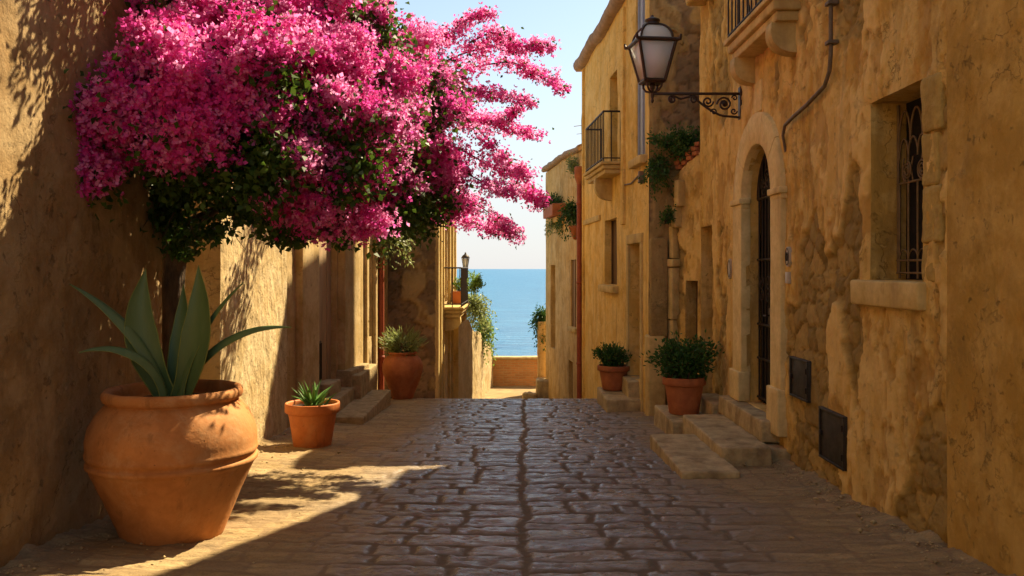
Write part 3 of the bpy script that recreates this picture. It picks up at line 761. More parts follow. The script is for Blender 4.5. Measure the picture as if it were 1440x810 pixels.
# conduit
pts = [fr(U(6.96), 6.2, .05), fr(U(6.96), 3.2, .05), fr(U(6.96), 1.75, .05), fr(U(6.99), 1.62, .05), fr(U(7.1), 1.52, .05), fr(U(7.5), 1.44, .06), fr(U(7.85), 1.40, .06), fr(U(8.1), 1.36, .06), fr(U(8.19), 1.28, .05), fr(U(8.20), 1.12, .02)]
mb = MB(); mb.tube(pts, [.018]*7+[.016, .014, .012], 8)
cn = thing('conduit', 'thin grey pipe running down the wall and bending towards the arched gate', 'pipe', fr(U(6.96), 1.7, .05))
mb.build('pipe', 'grey_pipe', cn, smooth=True)
for z in (2.15, 1.83, 2.9):
    mb = MB(); fbox(mb, fr, U(6.96)-.045, U(6.96)+.045, z, z+.03, 0, .085, .005); mb.build('clip', 'grey_pipe', cn)

# ---- wall lamp
YL = 9.85
lamp = thing('wall_lamp', 'large black iron street lantern with milky glass on a scrolled wall bracket', 'street lamp', (XR, YL, 1.8))
fl = lambda a, z, o=0.: (XR-a, YL+o, z)
mb = MB(); mb.box((XR-.03, YL-.05, 1.72), (XR+.03, YL+.05, 2.1), .012); mb.box((XR-.015, YL-.065, 2.03), (XR+.02, YL+.065, 2.07), .01); mb.build('wall_plate', 'lamp_iron', lamp, smooth=True)
mb = MB(); mb.box((XR-1.03, YL-.018, 2.005), (XR-.01, YL+.018, 2.035), .008)
A = np.linspace(0, 1, 26)
low = [fl(.02+.55*t, 1.76+.0*t+.0*(t**2)+.02*sin(pi*t)-.015 if t < .35 else 1.765+(t-.35)**1.4*.42) for t in A]
mb.tube(low, .014, 7)
tl = low[-1]; mb.tube([tl, fl(.70, 1.96), fl(.80, 2.0)], .013, 7)
def spir(c, r, turns, ph, s, rad=.012):
    A = np.linspace(0, turns*2*pi, int(16*turns)); mb.tube([fl(c[0]+s*r*(1-.8*a/(turns*2*pi))*cos(a+ph), c[1]+r*(1-.8*a/(turns*2*pi))*sin(a+ph)) for a in A], rad, 6)
spir((.20, 1.90), .085, 1.8, 0, 1); spir((.20, 1.90), .02, 1, 0, 1, .02); spir((.39, 1.93), .065, 1.5, pi, 1); spir((.55, 1.95), .05, 1.4, 0, -1)
spir((.80, 1.955), .045, 1.5, pi/2, -1, .013); spir((.32, 1.81), .04, 1.2, 0, 1, .009); spir((.09, 1.82), .04, 1.2, pi, 1, .010); spir((.08, 1.97), .035, 1.2, 0, 1, .009)
mb.build('bracket_arm', 'lamp_iron', lamp, smooth=True)
LX = XR-1.03
lan = bpy.data.objects.new('lantern', None); COL.objects.link(lan); lan.parent = lamp; lan.location = np.array((LX, YL, 2.0))-np.array(lamp.location)
def sq(h, z, rot=.25): return [(LX+h*1.414*cos(rot+pi/4+i*pi/2), YL+h*1.414*sin(rot+pi/4+i*pi/2), z) for i in range(4)]
ROT = .13
mb = MB()
zb, zm = 2.16, 2.60; hb, hm = .115, .215
B, T = sq(hb, zb, ROT), sq(hm, zm, ROT)
for i in range(4):
    mb.tube([B[i], T[i]], .019, 6); mb.tube([B[i], B[(i+1) % 4]], .02, 6)
    mb.tube([T[i], T[(i+1) % 4]], .026, 6)
    c = np.array(T[i]); o = c-np.array((LX, YL, zm)); o /= np.linalg.norm(o)
    mb.tube([c, c+o*.05+np.array((0, 0, .0)), c+o*.06+np.array((0, 0, .05))], [.024, .02, .012], 6)
    # curved hoops of the dome
    D = [np.array((LX, YL, 0))+(np.array(T[i])-np.array((LX, YL, zm)))*cos(a)*.86*np.array((1, 1, 0))+np.array((0, 0, zm+.02+.205*sin(a))) for a in np.linspace(0, pi/2*.86, 9)]
    mb.tube(D, .014, 6)
mb.build('lantern_frame', 'lamp_iron', lan, smooth=True)
mb = MB(); mb.lathe((LX, YL, 0), [(0.001, 2.93), (.016, 2.925), (.02, 2.905), (.04, 2.895), (.085, 2.875), (.09, 2.855), (.075, 2.845), (.08, 2.83), (.115, 2.815), (.12, 2.80), (0.001, 2.795)], 24)
mb.build('cap', 'lamp_iron', lan, smooth=True)
for i in range(4):
    mb = MB(); a, b, c, d = [np.array(v) for v in (B[i], B[(i+1) % 4], T[(i+1) % 4], T[i])]
    ctr = (a+b+c+d)/4; ins = (np.array((LX, YL, ctr[2]))-ctr)*.03
    q = [v*.97+ctr*.03+ins for v in (a, b, c, d)]; nrm = -ins/np.linalg.norm(ins)*.003
    mb.add(np.array([v+nrm for v in q]+[v-nrm for v in q]), Q=[(0, 1, 2, 3), (7, 6, 5, 4), (0, 4, 5, 1), (1, 5, 6, 2), (2, 6, 7, 3), (3, 7, 4, 0)], rnd=.2); mb.build('glass_pane', 'lamp_glass', lan)
mb = MB()
mb.grid(np.array([[np.array((LX, YL, 0))+(np.array(T[i % 4])*(1-w)+np.array(T[(i+1) % 4])*w-np.array((LX, YL, zm)))*cos(a)*.82*np.array((1, 1, 0))+np.array((0, 0, zm+.02+.195*sin(a))) for i in range(4) for w in (0, .5)] for a in np.linspace(0, pi/2*.85, 9)]), wrap=True, rnd=.5)
mb.build('glass_dome', 'lamp_glass', lan, smooth=True)
mb = MB(); mb.box((LX-.11, YL-.11, 2.135), (LX+.11, YL+.11, 2.152), .004, rot=ROT)
for i in range(4):
    a = ROT+pi/4+i*pi/2; mb.tube([(LX+.12*cos(a), YL+.12*sin(a), 2.14), (LX+.12*cos(a), YL+.12*sin(a), 2.10), (LX+.085*cos(a), YL+.085*sin(a), 2.055), (LX+.01*cos(a), YL+.01*sin(a), 2.035)], .013, 6)
mb.lathe((LX, YL, 0), [(0.001, 2.15), (.03, 2.14), (.03, 2.08), (.016, 2.06), (.022, 2.03), (.022, 1.99), (.012, 1.96), (.02, 1.945), (.014, 1.92), (.001, 1.91)], 14); mb.build('lantern_base', 'lamp_iron', lan, smooth=True)

# ---- steps of the arched gate
st = thing('stone_steps', 'worn pale stone steps in front of the arched iron gate', 'steps', (2.1, 9, zgf(9)))
def step(parent, lo, hi, seed, m='step_stone', amp=.016):
    mb = MB(); mb.box(lo, hi, .018, .04, amp*.65, seed=seed, fr=6.); return mb.build('step', m, parent, smooth=True)
step(st, (2.46, 8.42, -1.72), (2.78, 10.18, -1.502), 31); step(st, (1.99, 8.10, -2.02), (2.47, 9.97, -1.70), 32)
step(st, (1.50, 7.56, -2.10), (2.02, 9.3, -1.80), 33); step(st, (2.46, 8.2, -2.1), (2.72, 9.9, -1.735), 34)
st2 = thing('stone_block', 'low stone block under the bigger leafy shrub pot', 'stone block', (2.2, 10.7, zgf(10.7)))
step(st2, (1.90, 10.12, -2.25), (2.52, 11.4, -1.815), 35); step(st2, (2.40, 10.22, -2.1), (2.70, 11.1, -1.62), 36)

# ---- ruined low annex
AX0, AX1 = (XR, 12.0), (2.34, 12.62)
nA = np.array((-(AX1[1]-AX0[1]), (AX1[0]-AX0[0]))); nA = nA/np.linalg.norm(nA)
h_ann = thing('ruined_annex', 'low crumbling stone annex with a small doorway and plants growing on its top', 'annex', (2.5, 12.3, zgf(12.3)))
LA = sqrt((AX1[0]-AX0[0])**2+(AX1[1]-AX0[1])**2)
fa = frame(AX0, AX1, nA)
mb = MB(); panel(mb, AX0, AX1, -3, 1.9, nA, .03, [(.06, .33, -2.4, -.17, .2)], disp=d_rubble(3., .05, .05, lambda U_, V_: .5*sst(.35, .6, U_)-.12), top=lambda u: 1.62-.42*u+fbm(np.stack([u*4, u*0, u*0], -1), 3, 4)*.05)
quadw(mb, [(*AX0, 1.62), (*AX1, 1.3), (4.5, 12.62, 1.3), (4.5, 12.0, 1.62)])
mb.build('wall', 'right_plaster', h_ann, smooth=True)
mb = MB(); fbox(mb, fa, .04, .35, -2.4, -.15, -.24, -.205, .004); mb.build('door', 'door_wood', h_ann)
for k, (za, zb, ua, ub) in enumerate(((-2.35, -.75, .52, .64), (-.74, .02, .50, .64), (.03, .14, .47, .67), (.15, .62, .52, .62), (.60, .9, .42, .53), (.9, 1.28, .34, .44))):
    mb = MB(); fbox(mb, fa, ua, ub, za, zb, -.03, .09+.02*(k % 3), .02, .012, .05, 40+k); mb.build('stone_pilaster', 'trim', h_ann, smooth=True)
mb = MB()
for r in range(3):
    for i in range(4): fbox(mb, fa, .02+i*.125+.05*(r % 2), .125+i*.125+.05*(r % 2), 1.60-.42*(i*.125)+r*.068, 1.655-.42*(i*.125)+r*.068+.005, -.2, .06-.02*r, .01, .006, .05, 60+i)
mb.build('brick_edge', 'terra_red', h_ann, smooth=True)

# ---- golden house with two balconies (angled)
B0, B1 = (2.02, 12.62), (1.565, 19.15)
LB = sqrt((B1[0]-B0[0])**2+(B1[1]-B0[1])**2); tB = np.array((B1[0]-B0[0], B1[1]-B0[1]))/LB; nB = np.array((-tB[1], tB[0]))
h_gold = thing('house', 'golden plastered house with a small iron balcony and thick curved cornice', 'house', (1.8, 15.9, zgf(15.3)))
fb = frame(B0, B1, nB)
def UB(y): return (y-B0[1])/tB[1]
hB = [(UB(13.1), UB(14.0), -1.75, .40, .22), (UB(15.05), UB(16.25), -.29, .91, .16), (UB(15.0), UB(15.75), 1.86, 3.52, .2), (UB(12.85), UB(13.45), 1.72, 4.3, .06)]
mb = MB(); panel(mb, B0, B1, -4.2, 4.55, nB, .05, hB, disp=d_plain(.014))
panel(mb, (5.5, 12.62), B0, -3.2, 4.55, (0, -1), .05, disp=d_rubble(3., .035, -.1, None))
bB = np.array((3.6, 0.25)); b1 = np.array(B1)
quadw(mb, [(*B1, -4.2), (*B1, 4.55), (5.5, 19.4, 4.55), (5.5, 19.4, -4.2)]); quadw(mb, [(*B0, 4.55), (5.5, 12.62, 4.55), (5.5, 19.4, 4.55), (*B1, 4.55)]); quadw(mb, [(5.5, 12.62, -4), (5.5, 19.4, -4), (5.5, 19.4, 4.55), (5.5, 12.62, 4.55)])
mb.build('wall', ['gold_plaster'], h_gold, smooth=True)
# bare stone skin on the flank that faces the camera
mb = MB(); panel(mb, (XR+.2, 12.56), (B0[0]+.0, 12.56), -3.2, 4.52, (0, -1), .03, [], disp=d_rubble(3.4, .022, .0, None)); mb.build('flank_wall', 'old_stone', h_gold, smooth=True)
mb = MB(); A = np.linspace(0, pi, 12); mb.tube([(2.34+.16*cos(a), 12.53, 3.3+.22*sin(a)) for a in A], .02, 6); mb.build('blind_arch', 'old_stone', h_gold, smooth=True)
mb = MB(); mb.box((1.98, 12.40, -2.6), (2.24, 12.75, -.98), .03, .06, .015, seed=44); mb.build('corner_buttress', 'trim', h_gold, smooth=True)
mb = MB(); mb.box((2.02, 12.46, -1.0), (2.28, 12.62, .45), .03, .06, .02, seed=47); mb.build('corner_masonry', 'old_stone', h_gold, smooth=True)
# cornice
mb = MB()
prof = [(-.02, -.10), (.10, -.10), (.15, -.05), (.17, .02), (.16, .09), (.10, .14), (.02, .17), (-.3, .20), (-.3, -.1)]
us = np.linspace(-.05, LB+.18, 60)
G = np.array([[fb(u, 4.55+b+.02*sin(u*3.)+(.16*sst(0, 1, 1-u/3.2) if u < 3.2 else 0), o) for u in us] for o, b in prof]); mb.grid(wob(G, .03, 2.5), flip=True)
for c in (0, -1): mb.add(G[:, c], Q=[(0, 1, 7, 8), (1, 2, 6, 7), (2, 3, 5, 6)], T=[(3, 4, 5)])
mb.build('cornice', 'roof_tile', h_gold, smooth=True)
mb = MB(); mb.prism([(2.5, 16.9), (2.3, 19.1), (5.45, 19.2), (5.45, 16.9)], lambda a, b: (a, b, 4.5), lambda a, b: (a, b, 8.6))  # attic's unseen upper part is raised to throw shade on the left facade
mb.build('attic', 'gold_plaster', h_gold)
mb = MB(); mb.prism([(2.42, 16.8), (2.22, 19.2), (5.6, 19.3), (5.6, 16.8)], lambda a, b: (a, b, 8.6), lambda a, b: (a, b, 8.75)); mb.build('attic_coping', 'roof_tile', h_gold)
mb = MB(); fbox(mb, fb, UB(13.08), UB(14.02), -1.76, .42, -.27, -.222, .004); mb.build('door', 'door_wood', h_gold)
for a, b in ((12.98, 13.1), (14.0, 14.12)):
    mb = MB(); fbox(mb, fb, UB(a), UB(b), -2.2, .40, -.02, .03, .01, .004, .1); mb.build('door_jamb', 'trim', h_gold, smooth=True)
mb = MB(); fbox(mb, fb, UB(12.98), UB(14.12), .403, .55, -.02, .035, .01, .004, .1); mb.build('lintel', 'trim', h_gold, smooth=True)
def window(parent, f, u0, u1, z0, z1, dep, m='door_wood', sill=True, frame_m='trim', nb=1):
    w = bpy.data.objects.new('window', None); COL.objects.link(w); w.parent = parent; w.location = np.array(f((u0+u1)/2, z0, 0))-kids_loc(parent)
    mb = MB(); fbox(mb, f, u0-.01, u1+.01, z0-.01, z1+.01, -dep-.03, -dep+.003, .002); mb.build('window_back', m, w)
    mb = MB()
    for i in range(nb+2):
        u = u0+(u1-u0)*i/(nb+1); fbox(mb, f, max(u0, u-.025), min(u1, u+.025), z0, z1, -dep+.006, -dep+.035, .004)
    mb.build('window_frame', m, w)
    if sill: mb = MB(); fbox(mb, f, u0-.14, u1+.14, z0-.14, z0-.01, -.02, .11, .02, .006, .08); mb.build('sill', frame_m, w, smooth=True)
    return w
window(h_gold, fb, UB(15.05), UB(16.25), -.29, .91, .16)
window(h_gold, fb, UB(12.85), UB(13.45), 1.72, 4.3, .055, 'shutter', True)
mb = MB(); fbox(mb, fb, UB(14.98), UB(15.77), 1.86, 3.54, -.25, -.2, .004); mb.build('balcony_door', 'door_wood', h_gold)
bl = balcony(h_gold, fb, UB(14.6), UB(16.6), 1.84, .36, .86, th=.2, corbels=1, cr=.28)
# band under the balcony, cable box, small cable
mb = MB(); mb.tube([fb(UB(14.6), 1.42, .015), fb(UB(13.8), 1.38, .015), fb(UB(13.0), 1.47, .02)], .012, 5); fbox(mb, fb, UB(12.9), UB(12.98), 1.3, 1.48, 0, .08, .01)
tag(mb.build('cable_box', 'grey_pipe'), 'small dark cable box with a thin cable by the corner of the golden house', 'cable box')
for a_, b_, za, zb in ((14.32, 14.52, .75, 4.4), (18.75, 18.86, -3.4, 4.4)):
    mb = MB(); fbox(mb, fb, UB(a_), UB(b_), za, zb, -.02, .045, .01, .006, .1); mb.build('pilaster', 'gold_plaster', h_gold, smooth=True)
mb = MB(); fbox(mb, fb, UB(16.7), UB(18.7), .95, 1.06, -.02, .04, .012, .005, .1); mb.build('string_course', 'trim', h_gold, smooth=True)
st3 = thing('stone_steps', 'two short stone steps below the narrow door of the golden house', 'steps', (1.7, 13.7, zgf(13.7)))
step(st3, (1.44, 13.02, -2.35), (2.02, 14.45, -2.0), 51); step(st3, (1.80, 13.25, -2.2), (2.1, 14.3, -1.75), 52)

# ---- red downpipes
def drain(x, y, z0, z1, r, lb, hop=True, tx=0):
    t = thing('drainpipe', lb, 'drainpipe', (x, y, z0), 'red drainpipes on house fronts')
    mb = MB(); mb.tube([(x, y, z0), (x, y, (z0+z1)/2), (x+tx, y, z1)], r, 12); mb.build('pipe', 'red_pipe', t, smooth=True)
    for z in (z0+1.1, z0+2.9, z1-.5):
        mb = MB(); mb.lathe((x, y, z), [(r+.001, -.03), (r+.012, -.025), (r+.012, .025), (r+.001, .03)], 14); mb.build('collar', 'red_pipe', t, smooth=True)
    if hop: mb = MB(); mb.lathe((x, y, z1), [(r*.9, -.08), (r*1.2, -.02), (r*1.8, .08), (r*1.9, .3), (r*1.5, .32), (.001, .3)], 14, .01); mb.build('rain_head', 'terra_red', t, smooth=True)
drain(1.50, 18.95, -3.2, 1.95, .062, 'brick red drainpipe with rain head between the golden house and the far house')
drain(-2.37, 15.45, -2.7, 5.5, .055, 'dark red drainpipe on the left facade beside the tall planted urn', False)

# ---- far right house
C0, C1 = (1.62, 19.3), (.985, 24.9)
LC = sqrt((C1[0]-C0[0])**2+(C1[1]-C0[1])**2); tC = np.array((C1[0]-C0[0], C1[1]-C0[1]))/LC; nC = np.array((-tC[1], tC[0]))
h_far = thing('house', 'farthest right house with low roof, hanging plants and terracotta planter', 'house', (1.3, 22, -3.6))
fc = frame(C0, C1, nC)
def UC(y): return (y-C0[1])/tC[1]
hC = [(UC(23.2), UC(24.0), -2.2, .1, .2), (UC(20.6), UC(21.2), -3.6, -2.25, .2), (UC(20.2), UC(20.9), -1.4, .22, .07)]
mb = MB(); panel(mb, C0, C1, -4.2, 2.8, nC, .05, hC, disp=d_plain(.02), top=lambda u: 2.72+.12*sst(0, 3, u))
panel(mb, C1, (5, 25.2), -4.2, 2.8, (0, 1), .3)
quadw(mb, [(*C0, 2.74), (5, 19.3, 2.9), (5, 25.2, 2.9), (*C1, 2.8)]); quadw(mb, [(5, 19.3, -4), (5, 25.2, -4), (5, 25.2, 2.9), (5, 19.3, 2.9)])
mb.build('wall', 'far_plaster', h_far, smooth=True)
mb = MB(); prof = [(-.3, 0), (.08, -.06), (.13, -.02), (.12, .05), (-.1, .13), (-.3, .13)]
us = np.linspace(.1, LC+.12, 40); G = np.array([[fc(u, 2.76+.12*float(sst(0, 3, u))+b, o) for u in us] for o, b in prof]); mb.grid(wob(G, .04, 2.2), flip=True); mb.build('roof_coping', 'roof_tile', h_far, smooth=True)
mb = MB(); fbox(mb, fc, UC(23.2)-.01, UC(24.0)+.01, -2.2, .12, -.24, -.198, .004); mb.build('shutter', 'pale_wood', h_far)
mb = MB(); fbox(mb, fc, UC(20.6)-.01, UC(21.2)+.01, -3.6, -2.23, -.24, -.198, .004); mb.build('door', 'door_wood', h_far)
window(h_far, fc, UC(20.2), UC(20.9), -1.4, .22, .065, 'pale_wood', False)
mb = MB(); fbox(mb, fc, UC(20.1), UC(21.0), -1.52, -1.41, -.02, .05, .012); mb.build('sill', 'trim', h_far, smooth=True)
# low pillar and block at the end of the lane
pil = thing('gate_pillar', 'short weathered stone pillar with plants on top beside the far house', 'pillar', (.88, 25.3, -3.71))
mb = MB(); mb.box((.76, 25.1, -3.75), (1.15, 25.6, -1.55), .03, .07, .02); mb.build('shaft', 'far_plaster', pil, smooth=True)
mb = MB(); mb.box((.70, 24.4, -3.75), (1.15, 25.05, -3.2), .05, .07, .03, seed=8); mb.build('base_block', 'step_stone', pil, smooth=True)
mb = MB(); mb.box((.30, 24.0, -3.8), (.72, 24.45, -3.52), .09, .05, .06, seed=18); tag(mb.build('rock', 'step_stone', smooth=True), 'rough rock lying at the foot of the low pillar', 'rock')

# ---- end parapet
par = thing('parapet_wall', 'low orange brick parapet at the end of the lane in front of the sea', 'wall', (.2, 27.1, -3.71))
mb = MB(); X = np.linspace(-3, 4, 140); Zs = np.linspace(-3.9, -2.86, 24); ZZ, XX = np.meshgrid(Zs, X, indexing='ij'); G = np.stack([XX, XX*0+27.0, ZZ], -1); G[..., 1] += fbm(G*6, 3, 5)*.012
mb.grid(G); G2 = G.copy(); G2[..., 1] = 27.32; mb.grid(G2, flip=True); mb.build('brickwork', 'brick', par)
mb = MB(); mb.box((-3.05, 26.95, -2.86), (4.05, 27.37, -2.79), .02, .12, .012, seed=5); mb.build('coping', 'step_stone', par, smooth=True)

# ================================================================== LEFT SIDE
XL = -2.85
NL = (1, 0)
h_l1 = thing('house', 'shadowed brown plastered house wall behind the big agave pot', 'house', (XL, 2, zgf(2)))
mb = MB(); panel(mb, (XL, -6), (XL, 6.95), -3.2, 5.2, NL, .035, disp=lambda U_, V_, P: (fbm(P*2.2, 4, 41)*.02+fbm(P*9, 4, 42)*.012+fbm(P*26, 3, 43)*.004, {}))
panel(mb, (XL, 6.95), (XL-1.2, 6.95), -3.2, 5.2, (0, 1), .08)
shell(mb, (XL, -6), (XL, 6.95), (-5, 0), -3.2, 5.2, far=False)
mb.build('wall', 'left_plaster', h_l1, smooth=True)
mb = MB(); slab(mb, (XL, -6), (XL, 6.95), np.array((-5., 0)), 5.2, .14, .12); mb.build('roof', 'roof_tile', h_l1)

XP = -2.8
h_l2 = thing('house', 'house with a shady alcove and a sunlit rough cast pier behind the vine trunk', 'house', (XP, 9, zgf(9)))
mb = MB()
panel(mb, (XP, 8.2), (XP, 10.62), -3.2, 6.0, NL, .022, disp=d_rough(.017))
panel(mb, (XP-.85, 8.2), (XP, 8.2), -3.2, 6.0, (0, -1), .035, disp=d_plain(.018))
panel(mb, (XP-.85, 6.95), (XP-.85, 8.2), -3.2, 6.0, NL, .05)
panel(mb, (XP, 10.62), (XP-.4, 10.62), -3.2, 6.0, (0, 1), .1)
quadw(mb, [(XP, 8.2, 6.0), (XP-5, 8.2, 6.0), (XP-5, 10.62, 6.0), (XP, 10.62, 6.0)]); quadw(mb, [(XP-.85, 6.95, 6.0), (XP-5, 6.95, 6.0), (XP-5, 8.2, 6.0), (XP-.85, 8.2, 6.0)])
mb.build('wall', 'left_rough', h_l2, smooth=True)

# ---- facade with pilasters and steps
G0, G1 = (-2.86, 10.8), (-2.386, 16.35)
LG = sqrt((G1[0]-G0[0])**2+(G1[1]-G0[1])**2); tG = np.array((G1[0]-G0[0], G1[1]-G0[1]))/LG; nG = np.array((tG[1], -tG[0]))
fg = frame(G0, G1, nG)
def UG(y): return (y-G0[1])/tG[1]
h_g = thing('house', 'tall left facade with weathered pilasters, small barred vent and doorsteps', 'house', (-2.6, 13.5, zgf(13.5)))
hG = [(UG(11.95), UG(13.0), -2.0, .95, .10), (UG(14.55), UG(15.15), -1.2, .42, .10)]
mb = MB(); panel(mb, (-3.3, 10.7), (-2.86, 10.8), -3, 6.4, (0.2, -1), .1)
panel(mb, G0, G1, -3.4, 6.4, nG, .05, hG, disp=d_plain(.012))
panel(mb, G1, (-5, 16.35), -3.4, 6.4, (0, 1), .3)
quadw(mb, [(*G0, 6.4), (-6, 10.8, 6.4), (-6, 16.35, 6.4), (*G1, 6.4)])
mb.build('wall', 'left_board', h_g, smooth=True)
for ya, yb, o, zt, zb0 in ((11.15, 11.85, .10, 5.9, -2.4), (13.06, 13.95, .12, 5.9, -1.78), (14.12, 14.3, .07, 5.9, -2.5), (14.36, 14.5, .12, 5.9, -2.5), (15.2, 15.38, .06, 5.9, -2.6)):
    mb = MB(); fbox(mb, fg, UG(ya), UG(yb), zb0, zt, -.03, o, .01, .004, .12, 7)
    mb.build('pilaster', 'left_board', h_g, smooth=True)
for ya, yb, o, za, zb_ in ((13.0, 14.05, .24, -2.1, -1.55), (12.0, 12.55, .20, -2.35, -1.62)):
    mb = MB(); fbox(mb, fg, UG(ya), UG(yb), za, zb_, -.03, o, .02, .012, .07, 8); mb.build('pilaster_base', 'step_left', h_g, smooth=True)
mb = MB()
for i in range(5): fbox(mb, fg, UG(11.95)+i*.21+.002, UG(11.95)+(i+1)*.21-.002, -2.0, .95, -.13, -.085-.006*(i % 2), .006)
mb.build('door', 'pale_wood', h_g)
mb = MB(); fbox(mb, fg, UG(14.55), UG(15.15), -1.2, .42, -.13, -.09, .005); mb.build('shutter', 'door_wood', h_g)
mb = MB(); fbox(mb, fg, UG(12.12), UG(12.45), -1.62, -1.05, -.085, -.06, .01)
for i in range(5): mb.tube([fg(UG(12.15)+i*.065, -1.6, -.05), fg(UG(12.15)+i*.065, -1.08, -.05)], .008, 5)
mb.build('vent_grille', 'hatch', h_g)
st4 = thing('stone_steps', 'stone doorsteps on the left side beyond the small aloe pot', 'steps', (-2.2, 12.6, zgf(12.6)))
step(st4, (-2.5, 11.42, -2.35), (-1.99, 14.0, -1.985), 61, 'step_left'); step(st4, (-2.85, 11.55, -2.2), (-2.40, 14.2, -1.80), 62, 'step_left')
step(st4, (-2.62, 13.0, -2.3), (-2.30, 14.6, -1.62), 63, 'step_left')

# ---- house with flank facing the camera and the sea balcony
h_e = thing('house', 'stone flanked house on the left with a small balcony facing the sea', 'house', (-1.5, 19, -3))
E0, E1 = (-1.475, 16.5), (-1.44, 21.7)
hE = [(3.05, 3.75, -3.4, -1.22, .25), (1.45, 2.7, -.72, 1.25, .12)]
mb = MB(); panel(mb, E0, E1, -4.2, 2.6, NL, .04, hE, disp=d_rough(.016, 9))
quadw(mb, [(E0[0], E0[1], 2.6), (-6, 16.5, 2.6), (-6, 21.7, 2.6), (E1[0], E1[1], 2.6)])
panel(mb, E1, (-6, 21.7), -4.2, 2.6, (0, 1), .3)
mb.build('wall', 'left_rough', h_e, smooth=True)
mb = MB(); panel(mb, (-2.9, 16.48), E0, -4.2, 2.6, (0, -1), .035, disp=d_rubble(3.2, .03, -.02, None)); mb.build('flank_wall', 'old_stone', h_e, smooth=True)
fe = frame(E0, E1, NL)
mb = MB(); fbox(mb, fe, 3.04, 3.76, -3.4, -1.2, -.29, -.252, .004); mb.build('door', 'pale_wood', h_e)
mb = MB(); fbox(mb, fe, 1.44, 2.71, -.72, 1.27, -.16, -.122, .004); mb.build('balcony_door', 'pale_wood', h_e)
for a, b in ((.0, .16), (.62, .80), (1.2, 1.36), (2.85, 3.04), (3.76, 3.98), (4.6, 4.8)):
    mb = MB(); fbox(mb, fe, a, b, -3.75, 2.45, -.02, .06, .01, .006, .1, int(a*9)); mb.build('pilaster', 'trim', h_e, smooth=True)
mb = MB(); fbox(mb, fe, 3.7, 4.05, -3.75, -3.25, -.02, .14, .02, .01, .1); mb.build('pilaster_base', 'trim', h_e, smooth=True)
balcony(h_e, fe, 1.2, 3.6, -.80, .46, .82, th=.22, corbels=2, cr=.2)
mb = MB(); slab(mb, E0, E1, np.array((-3.2, 0)), 2.6, .12, .12); mb.build('roof', 'roof_tile', h_e)

# ---- garden wall running down to the parapet
F0, F1 = (-1.27, 20.3), (-.60, 27.0)
h_f = thing('garden_wall', 'sunlit rough garden wall dropping towards the brick parapet', 'wall', (-1, 24, -3.7))
LF = sqrt((F1[0]-F0[0])**2+(F1[1]-F0[1])**2); tF = np.array((F1[0]-F0[0], F1[1]-F0[1]))/LF; nF = np.array((tF[1], -tF[0]))
mb = MB(); tp = lambda u: -1.06-(u/LF)*1.45-.08*np.sin(u*3)*np.clip(u, 0, 1)
panel(mb, F0, F1, -4.2, -1, nF, .035, disp=d_rough(.022, 8), top=tp)
us = np.linspace(0, LF, 60); T1 = np.array([[F0[0]+tF[0]*u, F0[1]+tF[1]*u, tp(u)] for u in us]); T2 = T1-np.array((nF[0]*.4, nF[1]*.4, 0)); mb.grid(wob(np.stack([T1, T2]), .012), expo=0., srand=0., joint=0.)
B2 = T2.copy(); B2[:, 2] = -4.2; mb.grid(np.stack([T2, B2]), expo=0., srand=0., joint=0.)
mb.add(np.array([(F1[0], F1[1], -4.2), (F1[0], F1[1], tp(LF)), (F1[0]-.4, F1[1], tp(LF)), (F1[0]-.4, F1[1], -4.2)]), Q=[(0, 1, 2, 3)])
mb.build('wall', 'left_rough', h_f, smooth=True)
mb = MB(); panel(mb, (-1.7, 20.3), F0, -4.2, -1.06, (0, -1), .08); mb.build('end_face', 'gold_plaster', h_f, smooth=True)
mb = MB(); mb.box((-1.60, 20.18, -4.0), (-1.26, 20.29, -3.28), .02, .08, .008); mb.build('base_block', 'trim', h_f, smooth=True)

# ================================================================== PLANTS
def unit(v): return v/np.maximum(np.linalg.norm(v, axis=-1, keepdims=True), 1e-9)
def leaves(mb, P, D, L, Wd, fold=.25, mi=0, rnd=None, rng=RNG, up=None):
    """a folded diamond leaf at each P pointing along D"""
    n = len(P); D = unit(D); r = unit(rng.normal(size=(n, 3))) if up is None else unit(up+rng.normal(size=(n, 3))*.35)
    S_ = unit(np.cross(D, r)); N = np.cross(S_, D)
    L = np.broadcast_to(L, (n,))[:, None]; Wd = np.broadcast_to(Wd, (n,))[:, None]
    a = P; b = P+D*L*.45+S_*Wd*.5+N*Wd*fold; c = P+D*L-N*Wd*fold*.3; d = P+D*L*.45-S_*Wd*.5+N*Wd*fold
    V = np.stack([a, b, c, d], 1).reshape(-1, 3); Q = np.arange(n*4).reshape(n, 4)
    rn = rng.random(n) if rnd is None else rnd
    mb.add(V, Q=Q, mi=mi, rnd=np.repeat(rn, 4))
def florets(mb, P, D, size, mi=0, rng=RNG):
    n = len(P); D = unit(D); r = unit(rng.normal(size=(n, 3))); A = unit(np.cross(D, r)); B = np.cross(D, A); rn = rng.random(n)
    size = np.broadcast_to(size, (n,))
    for k in range(3):
        th = k*2*pi/3+rng.normal(size=n)*.2
        E = A*np.cos(th)[:, None]+B*np.sin(th)[:, None]
        dirn = unit(E*1.0+D*(.45+.3*rng.random(n))[:, None])
        S_ = unit(np.cross(dirn, D)); N = np.cross(S_, dirn); L = size[:, None]; Wd = L*.85
        V = np.stack([P, P+dirn*L*.5+S_*Wd*.5-N*L*.05, P+dirn*L+N*L*.12, P+dirn*L*.5-S_*Wd*.5-N*L*.05], 1).reshape(-1, 3)
        mb.add(V, Q=np.arange(n*4).reshape(n, 4), mi=mi, rnd=np.repeat(np.clip(rn+rng.normal(size=n)*.1, 0, 1), 4))

